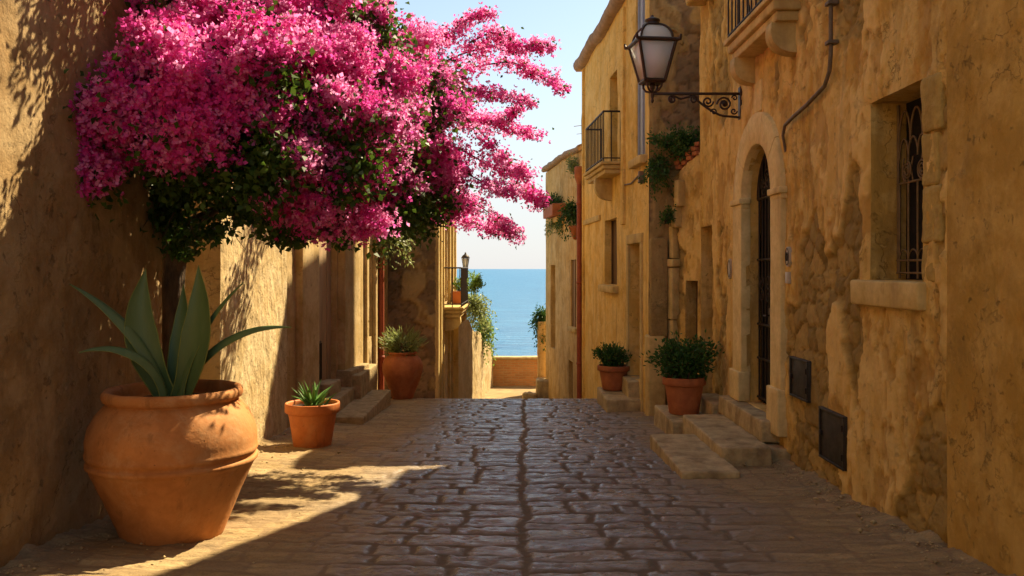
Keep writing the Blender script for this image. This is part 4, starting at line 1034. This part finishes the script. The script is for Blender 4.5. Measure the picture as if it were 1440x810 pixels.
def bougainvillea():
    g = np.random.default_rng(5)
    P0 = P3
    def P3b(px, py, d): return P0(px, py, float(np.interp(px, [190, 450, 620], [6.05, 6.75, 9.1]))+(d-(6.1+(px-200)*.00275)))
    t = thing('bougainvillea', 'huge magenta bougainvillea spilling from the left wall across the lane', 'bougainvillea', (-2.95, 7.3, zgf(7.3)))
    base = np.array((-2.98, 7.25, zgf(7.3)-.05))
    # trunk and limbs
    mb = MB()
    def limb(pts, r0, r1, n=22, seed=1, amp=.03):
        pts = np.array(pts, float); k = len(pts); s = np.linspace(0, k-1, n); q = np.stack([np.interp(s, np.arange(k), pts[:, i]) for i in range(3)], 1)
        for _ in range(2): q[1:-1] = (q[:-2]+q[1:-1]*2+q[2:])/4
        q = q+np.stack([fbm(q*3+i*9, 3, seed+i) for i in range(3)], 1)*amp
        mb.tube(q, np.linspace(r0, r1, n), 8); return q
    limb([base, P3b(236, 470, 7.25), P3b(240, 380, 7.2), P3b(255, 320, 7.1)], .165, .10, seed=3)
    limb([base+np.array((.1, .1, 0)), P3b(246, 420, 7.2), P3b(236, 350, 7.15), P3b(222, 300, 7.0)], .10, .065, seed=9)
    ends = [(255, 320, 7.1), (222, 300, 7.0)]
    for e in [(300, 240, 7), (200, 190, 6.4), (340, 200, 6.8), (270, 150, 6.9), (420, 230, 7.0), (150, 210, 5.8)]:
        limb([P3b(*ends[g.integers(2)]), P3b((255+e[0])/2+g.normal()*6, (310+e[1])/2, 7), P3b(*e)], .045, .02, 14, int(g.integers(99)))
    limb([P3b(340, 200, 6.8), P3b(440, 150, 7.0), P3b(540, 140, 7.2), P3b(640, 160, 7.4)], .035, .015, 20, 7)
    limb([P3b(420, 230, 7), P3b(500, 250, 7.1), P3b(590, 270, 7.3)], .03, .012, 20, 17)
    # sprays reaching over the lane: control points (px,py,depth), start radius
    sprays = [
        ([(560, 110, 7.1), (610, 72, 7.2), (650, 30, 7.3), (697, 17, 7.35)], .11),
        ([(570, 120, 7.2), (640, 78, 7.2), (700, 62, 7.2), (740, 66, 7.3), (778, 64, 7.3)], .13),
        ([(600, 120, 7.3), (660, 95, 7.4), (720, 85, 7.5), (760, 108, 7.5), (795, 124, 7.5)], .13),
        ([(590, 125, 7.0), (650, 125, 7.0), (700, 132, 7.0), (748, 145, 7.1)], .14),
        ([(600, 180, 7.5), (650, 160, 7.6), (700, 178, 7.6), (765, 192, 7.7)], .12),
        ([(580, 190, 7.2), (640, 205, 7.3), (700, 240, 7.3), (735, 262, 7.4), (766, 292, 7.4)], .16),
        ([(580, 250, 7.1), (640, 270, 7.2), (690, 300, 7.2), (731, 338, 7.3)], .16),
        ([(560, 260, 7.4), (620, 300, 7.5), (680, 318, 7.5), (715, 326, 7.5)], .14),
        ([(560, 200, 6.9), (630, 230, 6.9), (690, 262, 7.0), (730, 272, 7.0)], .13),
        ([(200, 130, 6.1), (150, 150, 5.8), (128, 200, 5.6), (106, 262, 5.45)], .17),
        ([(230, 110, 6.3), (190, 118, 6.1), (150, 135, 5.9)], .12),
        ([(640, 150, 7.3), (690, 200, 7.2), (720, 235, 7.2), (748, 250, 7.2)], .10),
        ([(640, 180, 7.5), (700, 168, 7.5), (735, 152, 7.6)], .08),
        ([(660, 60, 7.1), (690, 45, 7.1), (720, 52, 7.1)], .06),
        ([(500, 300, 6.9), (520, 320, 6.8), (500, 335, 6.8)], .10),
    ]
    blobs = [ # px,py,depth, rx,rz (px), ry (m), flowers share
        (265, 30, 6.7, 75, 55, .5), (330, 30, 6.9, 90, 55, .5), (430, 45, 7.1, 90, 55, .5), (510, 80, 7.2, 90, 50, .5), (235, 125, 6.3, 48, 60, .42),
        (300, 130, 6.2, 85, 75, .5), (390, 140, 6.5, 95, 85, .55), (480, 160, 6.8, 95, 90, .55), (560, 160, 7.1, 85, 80, .5), (595, 125, 7.3, 40, 50, .42),
        (540, 250, 7.1, 85, 60, .5), (590, 250, 7.3, 50, 48, .42), (450, 250, 6.7, 70, 60, .45), (260, 190, 6.1, 50, 50, .35), (390, 215, 6.2, 45, 65, .35),
        (490, 310, 6.9, 48, 28, .3), (600, 300, 7.2, 50, 38, .35), (170, 170, 5.9, 45, 45, .3), (350, 90, 6.2, 60, 50, .35), (598, 200, 7.4, 34, 46, .35), (125, 190, 5.7, 24, 50, .2), (160, 145, 5.8, 30, 30, .25), (112, 245, 5.5, 14, 24, .14), (195, 125, 6.0, 30, 34, .3),
        (300, 200, 6.0, 45, 40, .25), (230, 215, 6.2, 40, 25, .25), (460, 10, 7.0, 60, 40, .4), (420, 262, 6.5, 50, 34, .3), (540, 300, 7.0, 60, 30, .3), (245, 225, 6.1, 20, 26, .18), (300, 215, 6.1, 34, 22, .2), (375, 225, 6.15, 30, 34, .2)]
    C = []; Dn = []; Sz = []
    blobs = [(a_, b_, c_, d_, e_, f_*(1.45 if a_ > 470 else 1)) for a_, b_, c_, d_, e_, f_ in blobs]
    for px, py, d, rx, rz, ry in blobs:
        c = np.array(P3b(px, py, d)); rx_ = rx/F*d; rz_ = rz/F*d; n = int(34*(rx*rz/2500.)+10)
        v = unit(g.normal(size=(n, 3))); rad = g.uniform(.76, 1.04, (n, 1))
        v = v[:n//3]; rad = rad[:n//3]; C.append(c+v*rad*np.array((rx_, ry, rz_))); Dn.append(v+np.array((.15, -.35, .45))); Sz.append(g.uniform(.045, .085, n//3))
        for _ in range(int(rx*rz/430)+2):
            w = unit(g.normal(size=3)+np.array((.1, -.5, 0))); lc = c+w*g.uniform(.82, 1.18)*np.array((rx_, ry, rz_)); lr = g.uniform(.09, .19); k = 8
            w2 = unit(g.normal(size=(k, 3))+w*.5); C.append(lc+w2*lr*g.uniform(.3, 1, (k, 1))*np.array((1.25, 1, .8))); Dn.append(w2+np.array((.15, -.35, .45))); Sz.append(g.uniform(.04, .07, k))
    C = np.concatenate(C); Dn = np.concatenate(Dn); Sz = np.concatenate(Sz)
    # holes where the dark green shows: drop clusters by a coarse noise
    keep = fbm(C*1.9, 3, 12)+g.normal(size=len(C))*.12 > -.02
    keep |= (C[:, 2] > 1.0) & (g.random(len(C)) < .22)
    keep |= (C[:, 0] < -2.1) & (C[:, 2] > .75) & (g.random(len(C)) < .6)
    lowz = (C[:, 2] < .74) & (C[:, 0] < -1.75) & (fbm(C*2.5, 2, 44) < .12); keep &= ~lowz
    left_under = (C[:, 2] < .9) & (C[:, 1] > 6.3) & (C[:, 0] < -2.2); keep &= ~left_under
    C2 = C[~keep]; C = C[keep]; Dn = Dn[keep]; Sz = Sz[keep]
    fl = [MB(), MB()]
    lf = MB()
    nf = 58
    K = len(C); off = g.normal(size=(K, nf, 3))*Sz[:, None, None]*np.array((1.15, .9, .75)); tone = g.random(K)*.7+.15; Pf = (C[:, None]+off).reshape(-1, 3)
    Df = (unit(Dn)[:, None]*.8+unit(off)*1.0+g.normal(size=off.shape)*.35).reshape(-1, 3)
    pale = np.repeat(g.random(K) < np.where(C[:, 0] > -1.5, .72, .42), nf) ^ (g.random(K*nf) < .15)  # mixed tones, with more pale bracts on the right to paint its sunlit side
    for i in (0, 1):
        q = pale == bool(i); florets(fl[i], Pf[q], Df[q], g.uniform(.018, .042, q.sum()), rng=g)
    for pts, r0 in sprays:
        pts = np.array([P3b(*p) for p in pts]); k = len(pts); L = np.linalg.norm(np.diff(pts, axis=0), axis=1).sum()
        s = np.linspace(0, k-1, 26); q = np.stack([np.interp(s, np.arange(k), pts[:, i]) for i in range(3)], 1)
        for _ in range(3): q[1:-1] = (q[:-2]+q[1:-1]*2+q[2:])/4
        mb.tube(q, np.linspace(.012, .003, len(q)), 5)
        ncl = int(L*44); w = g.random(ncl)**.85
        # side twigs
        for j in range(ncl):
            ii = w[j]*(len(q)-1); p = q[int(ii)]; r = r0*.86*(1-.6*w[j])
            o = g.normal(size=3)*r*np.array((1.0, 1.2, .62))*.62; c = p+o; sz = g.uniform(.026, .050)*(1.25-.5*w[j])
            n = int(g.integers(9, 20)); off = g.normal(size=(n, 3))*sz; D_ = unit(off)+unit(o)[None]*.7+np.array((0.1, -.2, .35))
            florets(fl[int(g.random() < .6)], c+off, D_, g.uniform(.020, .034, n), rng=g)
            if g.random() < .7:
                m_ = 3; leaves(lf, c-o*.3+g.normal(size=(m_, 3))*.045, g.normal(size=(m_, 3))+np.array((.3, 0, -.3)), g.uniform(.03, .055, m_), .026, rng=g)
            if g.random() < .5: mb.tube([p, (p+c)/2+g.normal(size=3)*.008, c], [.004, .003, .002], 4, caps=False)
    # foliage: inner mass, dropped clusters, dark lower skirt
    for px, py, d, rx, rz, ry in blobs:
        c = np.array(P3b(px, py, d)); n = int(rx*rz*.12); v = unit(g.normal(size=(n, 3)))*g.uniform(.2, .86, (n, 1))**.6
        P_ = c+v*np.array((rx/F*d, ry, rz/F*d)); leaves(lf, P_, v+g.normal(size=(n, 3))*.7+np.array((0, 0, -.2)), g.uniform(.045, .085, n), g.uniform(.035, .055, n), rng=g)
    n = 13; off = g.normal(size=(len(C2), n, 3))*.08; P_ = (C2[:, None]+off).reshape(-1, 3); leaves(lf, P_, g.normal(size=P_.shape)+np.array((0, -.2, -.2)), g.uniform(.04, .075, len(P_)), .045, rng=g)
    skirt = [(260, 240, 6.8, 60, 60, .35, 850), (330, 255, 6.6, 85, 45, .4, 1200), (430, 310, 6.9, 60, 30, .3, 600), (230, 285, 6.9, 32, 45, .25, 600), (285, 325, 6.8, 42, 18, .2, 260), (410, 325, 6.9, 55, 22, .25, 520),
             (255, 345, 7.0, 32, 20, .2, 320), (350, 300, 6.7, 40, 20, .2, 300), (215, 230, 6.9, 25, 50, .2, 420), (560, 310, 7.2, 70, 22, .3, 150), (480, 345, 6.9, 14, 7, .1, 40), (470, 20, 6.9, 60, 30, .3, 120)]
    for px, py, d, rx, rz, ry, n in skirt:
        c = np.array(P3b(px, py, d)); v = unit(g.normal(size=(n, 3)))*g.uniform(.1, 1., (n, 1))**.5
        P_ = c+v*np.array((rx/F*d, ry, rz/F*d)); P_ = P_[fbm(P_*4.5, 2, 66) > -.28]
        leaves(lf, P_, g.normal(size=P_.shape)+np.array((.1, -.2, -.5)), g.uniform(.04, .08, len(P_)), g.uniform(.03, .055, len(P_)), rng=g)
    for _ in range(60):
        px = g.uniform(200, 480); a = np.array(P3b(px, 290+g.uniform(-10, 30), g.uniform(6.5, 7.1))); b = a+np.array((g.normal()*.08, g.normal()*.08, -g.uniform(.06, .22)))
        mb.tube([a, (a+b)/2+g.normal(size=3)*.02, b], [.006, .004, .002], 4, caps=False); w = g.random((7, 1)); leaves(lf, a+(b-a)*w, g.normal(size=(7, 3))+np.array((0, 0, -.4)), .055, .04, rng=g)
    # long shoots added out of sight on the far side to dapple the pier behind
    for (px, py, d, rx, rz, ry, nl, nc) in ((420, 160, 10.2, 70, 60, .5, 420, 40), (500, 120, 10.6, 60, 60, .5, 360, 34), (440, 110, 11.0, 60, 50, .6, 320, 26), (380, 90, 9.2, 70, 60, .6, 420, 30), (520, 210, 9.8, 50, 45, .5, 260, 24)):
        c = np.array(P0(px, py, d)); sh = np.array((rx/F*d, ry, rz/F*d))
        v = unit(g.normal(size=(nl, 3)))*g.uniform(.2, 1, (nl, 1)); leaves(lf, c+v*sh, g.normal(size=(nl, 3))+np.array((0, 0, -.5)), g.uniform(.05, .09, nl), .05, rng=g)
        mb.tube([np.array(P3b(px-20, py+30, 7.2)), c-np.array((.2, .8, -.1)), c], [.022, .015, .008], 6)
        for _ in range(nc):
            cc = c+unit(g.normal(size=3))*g.uniform(.5, 1)*sh; o = g.normal(size=(24, 3))*.06; florets(fl[0], cc+o, unit(o)+np.array((0, 0, .4)), g.uniform(.025, .04, 24), rng=g)
            mb.tube([c, (c+cc)/2+g.normal(size=3)*.03, cc], [.008, .005, .003], 4, caps=False)
    # shoots climbing the wall above, which throw broken leaf shadows on the plaster
    for c, sh, nl in (((-2.25, 6.0, 2.50), (.35, .5, .30), 300), ((-2.0, 6.9, 2.95), (.4, .5, .3), 260), ((-2.45, 5.5, 2.9), (.25, .4, .3), 200), ((-2.1, 6.3, 3.6), (.4, .5, .4), 240)):
        c = np.array(c); sh = np.array(sh)
        v = unit(g.normal(size=(nl, 3)))*g.uniform(.2, 1, (nl, 1)); leaves(lf, c+v*sh, g.normal(size=(nl, 3))+np.array((0, 0, -.5)), g.uniform(.05, .09, nl), .05, rng=g)
        mb.tube([np.array(P3b(240, 60, 6.3)), (c+np.array(P3b(240, 60, 6.3)))/2, c], [.02, .012, .008], 6)
        for _ in range(16):
            cc = c+unit(g.normal(size=3))*g.uniform(.5, 1)*sh; o = g.normal(size=(20, 3))*.05; florets(fl[1], cc+o, unit(o)+np.array((0, 0, .4)), g.uniform(.025, .04, 20), rng=g); mb.tube([c, cc], [.006, .003], 4, caps=False)
    mb.build('trunk', 'bark', t, smooth=True)
    lf.build('foliage', 'vine_leaf', t)
    fl[0].build('magenta_flowers', 'bract', t); fl[1].build('pink_lit_flowers', 'bract_pale_lit', t)
bougainvillea()

def pot_profile(kind, R0, H):
    if kind == 'big':   # shouldered jar
        rel = [(.0, .0), (.56, .0), (.59, .012), (.615, .05), (.80, .30), (.93, .46), (.965, .50), (.995, .515), (.995, .535), (.972, .545), (.972, .56), (.995, .575), (1.0, .59), (.99, .61), (.99, .68), (.955, .76), (.88, .84), (.79, .895), (.755, .915), (.765, .925), (.80, .935), (.815, .955), (.81, .98), (.785, .998), (.755, 1.0), (.72, .985), (.70, .95), (.70, .90), (.60, .9), (.0, .9)]
    elif kind == 'urn':
        rel = [(.0, .0), (.46, .0), (.50, .02), (.59, .13), (.75, .30), (.90, .46), (.98, .58), (1.0, .66), (.98, .75), (.90, .84), (.76, .90), (.63, .925), (.63, .945), (.71, .96), (.71, 1.0), (.64, 1.0), (.58, .97), (.58, .92), (.0, .92)]
    else:               # flower pot with a rolled rim
        rel = [(.0, .0), (.66, .0), (.685, .02), (.86, .70), (.88, .775), (.97, .785), (1.0, .80), (1.0, .96), (.985, .995), (.95, 1.0), (.90, .99), (.88, .95), (.87, .88), (.0, .88)]
    return [(max(r*R0, .0005), z*H) for r, z in rel]
def smoothprof(p, k=3):
    out = []
    for a, b in zip(p[:-1], p[1:]):
        out += [(a[0]+(b[0]-a[0])*i/k, a[1]+(b[1]-a[1])*i/k) for i in range(k)]
    return out+[p[-1]]
def pot(parent, c, kind, R0, H, m, wobble=.006):
    prof = pot_profile(kind, R0, H)
    mb = MB(); mb.lathe(c, smoothprof(prof[:-1], 2), 72, wobble); o = mb.build('pot', m, parent, smooth=True)
    zs = prof[-1][1]; rs = prof[-2][0]
    mb = MB(); a = np.linspace(0, 2*pi, 33)[:-1]; rr = np.linspace(0.001, rs*1.01, 7); G = np.array([[(c[0]+r*cos(x), c[1]+r*sin(x), c[2]+zs) for x in a] for r in rr]); G[..., 2] += fbm(G*14, 3, 5)*.015+.008
    mb.grid(G, wrap=True); mb.build('soil', 'soil', parent, smooth=True)
def shrubby(parent, c, rad, n, L, Wd, m, stems=16, name='foliage', seed=1, droop=0., spiky=False):
    g = np.random.default_rng(seed); c = np.array(c, float); rad = np.array(rad, float)
    mb = MB(); lf = MB()
    for i in range(stems):
        v = unit(np.array([g.normal(), g.normal(), abs(g.normal())*.9+.15])); tip = c+v*rad*g.uniform(.75, 1.08)
        root = c+np.array((g.normal()*.15*rad[0], g.normal()*.15*rad[1], -rad[2]*.85)); mid = (root+tip)/2+np.array((0, 0, rad[2]*.2))
        s = np.linspace(0, 1, 9)[:, None]; q = (1-s)**2*root+2*s*(1-s)*mid+s**2*tip
        mb.tube(q, np.linspace(.008, .0025, 9), 5, caps=False)
        k = int(n/stems); w = g.uniform(.25, 1.02, (k, 1)); ii = np.clip((w[:, 0]*8).astype(int), 0, 8)
        P_ = q[ii]+g.normal(size=(k, 3))*rad*np.array((.13, .13, .13))*(1.2-w*.4)
        D_ = unit(P_-c)*(1.2 if spiky else .8)+g.normal(size=(k, 3))*(.3 if spiky else .75)+np.array((0, 0, .4-droop))
        leaves(lf, P_, D_, g.uniform(.7, 1.25, k)*L, g.uniform(.7, 1.2, k)*Wd, rng=g)
    mb.build('stems', 'bark', parent); lf.build(name, m, parent)
def blade(mb, base, az, el0, el1, L, Wd, th=.02, n=18, edge=True, roll=0., channel=.25, shape=None, rnd=None):
    """a thick tapering succulent leaf; el0/el1 = elevation of its direction at root and tip"""
    p = np.array(base, float); el = np.linspace(el0, el1, n)
    pts = [p.copy()]
    for e in el[1:]: p = p+np.array((cos(az)*cos(e), sin(az)*cos(e), sin(e)))*L/(n-1); pts.append(p.copy())
    pts = np.array(pts); s = np.linspace(0, 1, n)
    w = np.interp(s, [0, .12, .35, .6, .85, .96, 1], shape or [.62, .66, .95, .93, .45, .12, .01])*Wd
    t = unit(np.gradient(pts, axis=0)); side = unit(np.cross(t, (0, 0, 1)) if abs(cos(el0)) > .2 else np.tile((-sin(az), cos(az), 0.), (n, 1)))
    sref = np.array((-sin(az), cos(az), 0.)); side = unit(sref-t*(t@sref)[:, None])
    up = np.cross(side, t)
    if roll:
        side, up = side*cos(roll)+up*sin(roll), up*cos(roll)-side*sin(roll)
    nu = 9; xs = np.linspace(-1, 1, nu); prof_u = channel*(xs**2)
    top = np.array([pts+side*(x*w/2)[:, None]+up*(w*pu+th*.5*(1-abs(x)**3)*(1-s))[:, None] for x, pu in zip(xs, prof_u)])
    bot = np.array([pts+side*(x*w/2)[:, None]+up*(w*pu-th*(1-x*x)*(1-s*.8))[:, None] for x, pu in zip(xs, prof_u)])
    kw = {} if rnd is None else dict(rnd=rnd)
    mb.grid(top, flip=True, **kw); mb.grid(bot, **kw)
    if edge:
        for i in (0, -1):
            mb.tube(top[i], np.linspace(.003, .0015, n), 4, mi=1, caps=False, **kw)

# ---- the big agave pot
c = (-2.22, 5.6, zgf(5.6)-.015)
t = thing('potted_agave', 'giant round shouldered terracotta jar planted with a spiky agave', 'potted plant', c)
pot(t, c, 'big', .535, .975, 'terracotta', .008)
bx, by, bz = c[0]+.02, c[1], c[2]+.90
ag = [ # target tip px,py,depth, width, sag
    (97, 392, 5.45, .10, .10), (94, 478, 5.3, .085, .16), (420, 446, 5.55, .09, .16), (342, 392, 5.5, .095, .08),
    (205, 378, 5.6, .205, .0), (279, 373, 5.55, .225, .0), (196, 412, 5.8, .14, .02), (258, 400, 5.85, .15, .01)]
for k, (px, py, d, w, sag) in enumerate(ag):
    tip = np.array(P3(px, py, d)); b0 = np.array((bx+.05*np.sign(tip[0]-bx), by+(tip[1]-by)*.25-.02, bz)); v = tip-b0; L = np.linalg.norm(v)
    az = atan2(v[1], v[0]); hd = np.hypot(v[0], v[1]); e = atan2(v[2], hd)
    mb = MB()
    if k in (4, 5, 6, 7):
        # near upright leaves: broad face to the viewer
        n = 20; s = np.linspace(0, 1, n)
        lean = np.array((.16, 0, 0))*(-1 if px < 240 else 1)
        bulge = np.outer(np.sin(pi*s)*.5*(1 if k in (5, 7) else 1), lean)
        q = b0+np.outer(s, v)+bulge*(1.0 if k < 6 else .6)+np.outer(np.sin(pi*s), (0, -.05, 0))
        tt = unit(np.gradient(q, axis=0)); rolla = .35 if px < 240 else -.3
        sd_ = unit(np.array((cos(rolla), sin(rolla), 0.))-tt*(tt@np.array((cos(rolla), sin(rolla), 0.)))[:, None]); up = np.cross(sd_, tt)
        wv = np.interp(s, [0, .12, .32, .5, .75, .92, 1], [.62, .66, .92, .98, .62, .2, .01])*w
        xs = np.linspace(-1, 1, 9)
        top = np.array([q+sd_*(x*wv/2)[:, None]+up*(wv*.16*x*x+.01*(1-s))[:, None] for x in xs]); bot = np.array([q+sd_*(x*wv/2)[:, None]+up*(wv*.16*x*x-.024*(1-x*x)*(1-s*.8))[:, None] for x in xs])
        mb.grid(top, flip=True); mb.grid(bot)
        for i in (0, -1): mb.tube(top[i], np.linspace(.0042, .002, n), 4, mi=1, caps=False)
    else:
        d_el = sag/L*4.2; blade(mb, b0, az, e+d_el, e-d_el, L, w, .03, 22, True, roll=(.55 if px < 240 else -.55)*(1 if k != 3 else .9), channel=.12)
    mb.build('leaf', ['agave', 'agave_edge'], t, smooth=True)


# ---- the small aloe pot
c = (-2.22, 9.5, zgf(9.5)-.005)
t = thing('potted_aloe', 'bright orange flower pot with a spiky little aloe on the left', 'potted plant', c)
pot(t, c, 'flower', .30, .49, 'terra_small', .004)
g = np.random.default_rng(3); mb = MB()
for i in range(34):
    az = g.uniform(0, 2*pi); e = g.uniform(.35, 1.45); blade(mb, (c[0]+g.normal()*.04, c[1]+g.normal()*.04, c[2]+.42), az, e+.15, e-.25, g.uniform(.22, .36), .045, .012, 9, False, channel=.2, rnd=float(g.random()), shape=[.9, 1, .9, .65, .3, .1, .01])
mb.build('leaves', 'aloe', t, smooth=True)

# ---- tall urn with grassy plant
c = (-1.95, 15.2, zgf(15.2)-.02)
t = thing('potted_shrub', 'tall narrow footed dull red urn with grassy plant at the brow of the lane', 'potted plant', c)
pot(t, c, 'urn', .36, .86, 'terra_red')
shrubby(t, (c[0], c[1], c[2]+.97), (.38, .32, .28), 1500, .11, .018, 'olive_leaf', 34, seed=5, spiky=True)
# ---- pots on the right
c = (2.16, 10.72, -1.812)
t = thing('potted_shrub', 'terracotta pot with a wide dark leafy shrub on the low block by the gate steps', 'potted plant', c)
pot(t, c, 'flower', .27, .46, 'terra_red'); shrubby(t, (c[0], c[1], c[2]+.66), (.44, .38, .33), 3600, .055, .03, 'shrub_leaf', 46, seed=8)
c = (1.68, 14.1, -1.99)
t = thing('potted_shrub', 'smaller terracotta pot with dark shrub on the steps of the golden house', 'potted plant', c)
pot(t, c, 'flower', .27, .40, 'terra_red'); shrubby(t, (c[0]-.03, c[1], c[2]+.53), (.33, .30, .22), 1700, .055, .03, 'shrub_leaf', 34, seed=9)

# ---- wild plants on walls
def clump(name, label, cat, c, rad, n, L, Wd, m, seed, hang=0, stems=20, group=None):
    t = thing(name, label, cat, c, group); c = np.array(c, float)
    g = np.random.default_rng(seed); mb = MB(); lf = MB(); rad = np.array(rad, float)
    for i in range(stems):
        a = g.uniform(0, 2*pi); rr = g.uniform(.5, 1.05); tip = c+np.array((cos(a)*rad[0]*rr, sin(a)*rad[1]*rr, (g.uniform(-.2, 1)*rad[2] if not hang else -g.uniform(.1, 1)*rad[2])))
        mid = (c+tip)/2+np.array((0, 0, rad[2]*.45)); s = np.linspace(0, 1, 9)[:, None]; q = (1-s)**2*c+2*s*(1-s)*mid+s**2*tip
        q = q+g.normal(size=q.shape)*.01
        mb.tube(q, np.linspace(.007, .002, 9), 4, caps=False)
        k = int(n/stems); ii = np.clip((g.uniform(.15, 1, k)*8.9).astype(int), 0, 8); P_ = q[ii]+g.normal(size=(k, 3))*rad*.13
        leaves(lf, P_, g.normal(size=(k, 3))*.7+unit(P_-c)*.7+np.array((0, 0, -.4 if hang else .3)), g.uniform(.6, 1.25, k)*L, Wd, rng=g)
    mb.build('stems', 'bark', t); lf.build('foliage', m, t)
    return t
clump('wild_plant', 'bushy green plant growing on the ruined annex top under the lantern', 'plant', (2.42, 12.3, 1.62), (.40, .22, .36), 2000, .06, .028, 'shrub_leaf', 21)
clump('wild_plant', 'trailing green plant hanging down the annex wall at its left edge', 'plant', (2.12, 12.38, 1.50), (.24, .15, .42), 900, .055, .026, 'shrub_leaf', 22, 1)
clump('wild_plant', 'small green tuft halfway down the annex wall', 'plant', (2.22, 12.3, .66), (.13, .10, .20), 330, .05, .026, 'shrub_leaf', 23)
clump('wild_plant', 'green tuft just below the roof edge of the far right house', 'plant', (1.46, 20.0, 2.25), (.22, .2, .34), 450, .08, .035, 'olive_leaf', 24)
clump('hanging_plant', 'dark green plant cascading beside the red drainpipe', 'plant', (1.38, 20.0, 1.35), (.34, .28, .62), 1300, .08, .036, 'shrub_leaf', 25, 1, 34)
mb = MB(); c = np.array((1.48, 19.9, .92)); mb.lathe(c, [(.001, -.25), (.06, -.22), (.14, 0), (.17, .08), (.15, .08), (.001, .05)], 18); tag(mb.build('wall_pot', 'terra_red', smooth=True), 'small terracotta wall pot under the cascading plant', 'pot')
clump('hanging_plant', 'long green climber trailing down the sunlit garden wall', 'plant', (-1.10, 23.6, -1.0), (.50, .45, .85), 2300, .085, .045, 'olive_leaf', 26, 1, 44)
clump('hanging_plant', 'lower green climber near the end of the garden wall', 'plant', (-.80, 24.8, -1.7), (.34, .42, .95), 1500, .085, .045, 'fresh_leaf', 27, 1, 34)
clump('climber', 'bushy green plant on the garden wall corner next to the sea balcony', 'plant', (-1.02, 21.9, -.55), (.30, .35, .42), 800, .08, .04, 'fresh_leaf', 28)
clump('hanging_plant', 'green plant spilling over the low pillar at the lane end', 'plant', (.86, 25.3, -1.45), (.30, .25, .85), 1500, .085, .04, 'shrub_leaf', 29, 1, 34)
clump('climber', 'pale green creeper hanging above the tall urn on the left', 'plant', (-2.25, 15.4, .75), (.46, .3, .70), 1300, .085, .036, 'olive_leaf', 30, 1, 26)
clump('climber', 'yellow green creeper high on the left facade above the flowers', 'plant', (-2.45, 13.6, 4.6), (.40, .4, .70), 1200, .10, .06, 'fresh_leaf', 31, 1, 26)
# planter box on far house
t = thing('planter', 'terracotta trough with greenery jutting from the far right house', 'planter', (1.05, 22.6, 1.45))
mb = MB(); fbox(mb, fc, UC(21.6), UC(23.2), 1.35, 1.66, 0, .34, .02, .01, .08); mb.build('trough', 'terra_red', t, smooth=True)
p = np.array(fc(UC(22.4), 1.72, .15)); shrubby(t, p, (.34, .62, .26), 900, .07, .035, 'shrub_leaf', 26, seed=12)
mb = MB(); fbox(mb, fc, UC(21.7), UC(23.1), 1.2, 1.34, -.02, .22, .02); mb.build('ledge', 'far_plaster', t, smooth=True)
clump('hanging_plant', 'greenery dangling underneath the terracotta trough on the far house', 'plant', tuple(fc(UC(22.5), 1.25, .12)), (.30, .5, .40), 700, .075, .035, 'olive_leaf', 33, 1)
# sea balcony pot and lantern
t = thing('planter', 'terracotta pot of greenery standing on the sea balcony', 'planter', tuple(fe(3.2, -.79, .24)))
pp = np.array(fe(3.15, -.795, .24)); mb = MB(); mb.box(pp+np.array((-.15, -.25, 0)), pp+np.array((.15, .25, .28)), .02); mb.build('trough', 'terra_small', t, smooth=True)
shrubby(t, pp+np.array((.05, 0, .42)), (.22, .3, .2), 420, .06, .03, 'fresh_leaf', 18, seed=14)
q = np.array(fe(3.52, 0, .36)); t = thing('balcony_lantern', 'tiny black lantern on the corner of the sea balcony railing', 'lantern', tuple(q))
mb = MB(); mb.tube([q+np.array((0, 0, -.78)), q+np.array((0, 0, .02))], .018, 8); mb.build('post', 'iron', t, smooth=True)
mb = MB(); mb.lathe(q, [(.001, .02), (.05, .03), (.05, .04), (.001, .045)], 8)
for i in range(6): a = i*pi/3; mb.tube([q+np.array((.05*cos(a), .05*sin(a), .03)), q+np.array((.085*cos(a), .085*sin(a), .25))], .008, 4)
mb.lathe(q, [(.10, .25), (.10, .265), (.07, .31), (.025, .345), (.02, .38), (.001, .39)], 12); mb.build('lantern_frame', 'iron', t, smooth=True)
mb = MB(); mb.lathe(q, [(.045, .04), (.075, .245)], 6, rnd=.3); mb.build('glass', 'lamp_glass', t)
# antenna
mb = MB(); a = np.array(P3(819, 235, 22)); mb.tube([a, a+np.array((-.02, 0, 1.2)), a+np.array((.0, 0, 1.5)), a+np.array((.15, 0, 1.62))], .012, 5); mb.tube([a+np.array((-.22, 0, 1.05)), a+np.array((.18, 0, 1.1))], .008, 4); mb.tube([a+np.array((-.15, 0, .85)), a+np.array((.12, 0, .88))], .006, 4)
tag(mb.build('antenna', 'grey_pipe'), 'thin television antenna mast on the far right roof', 'antenna')
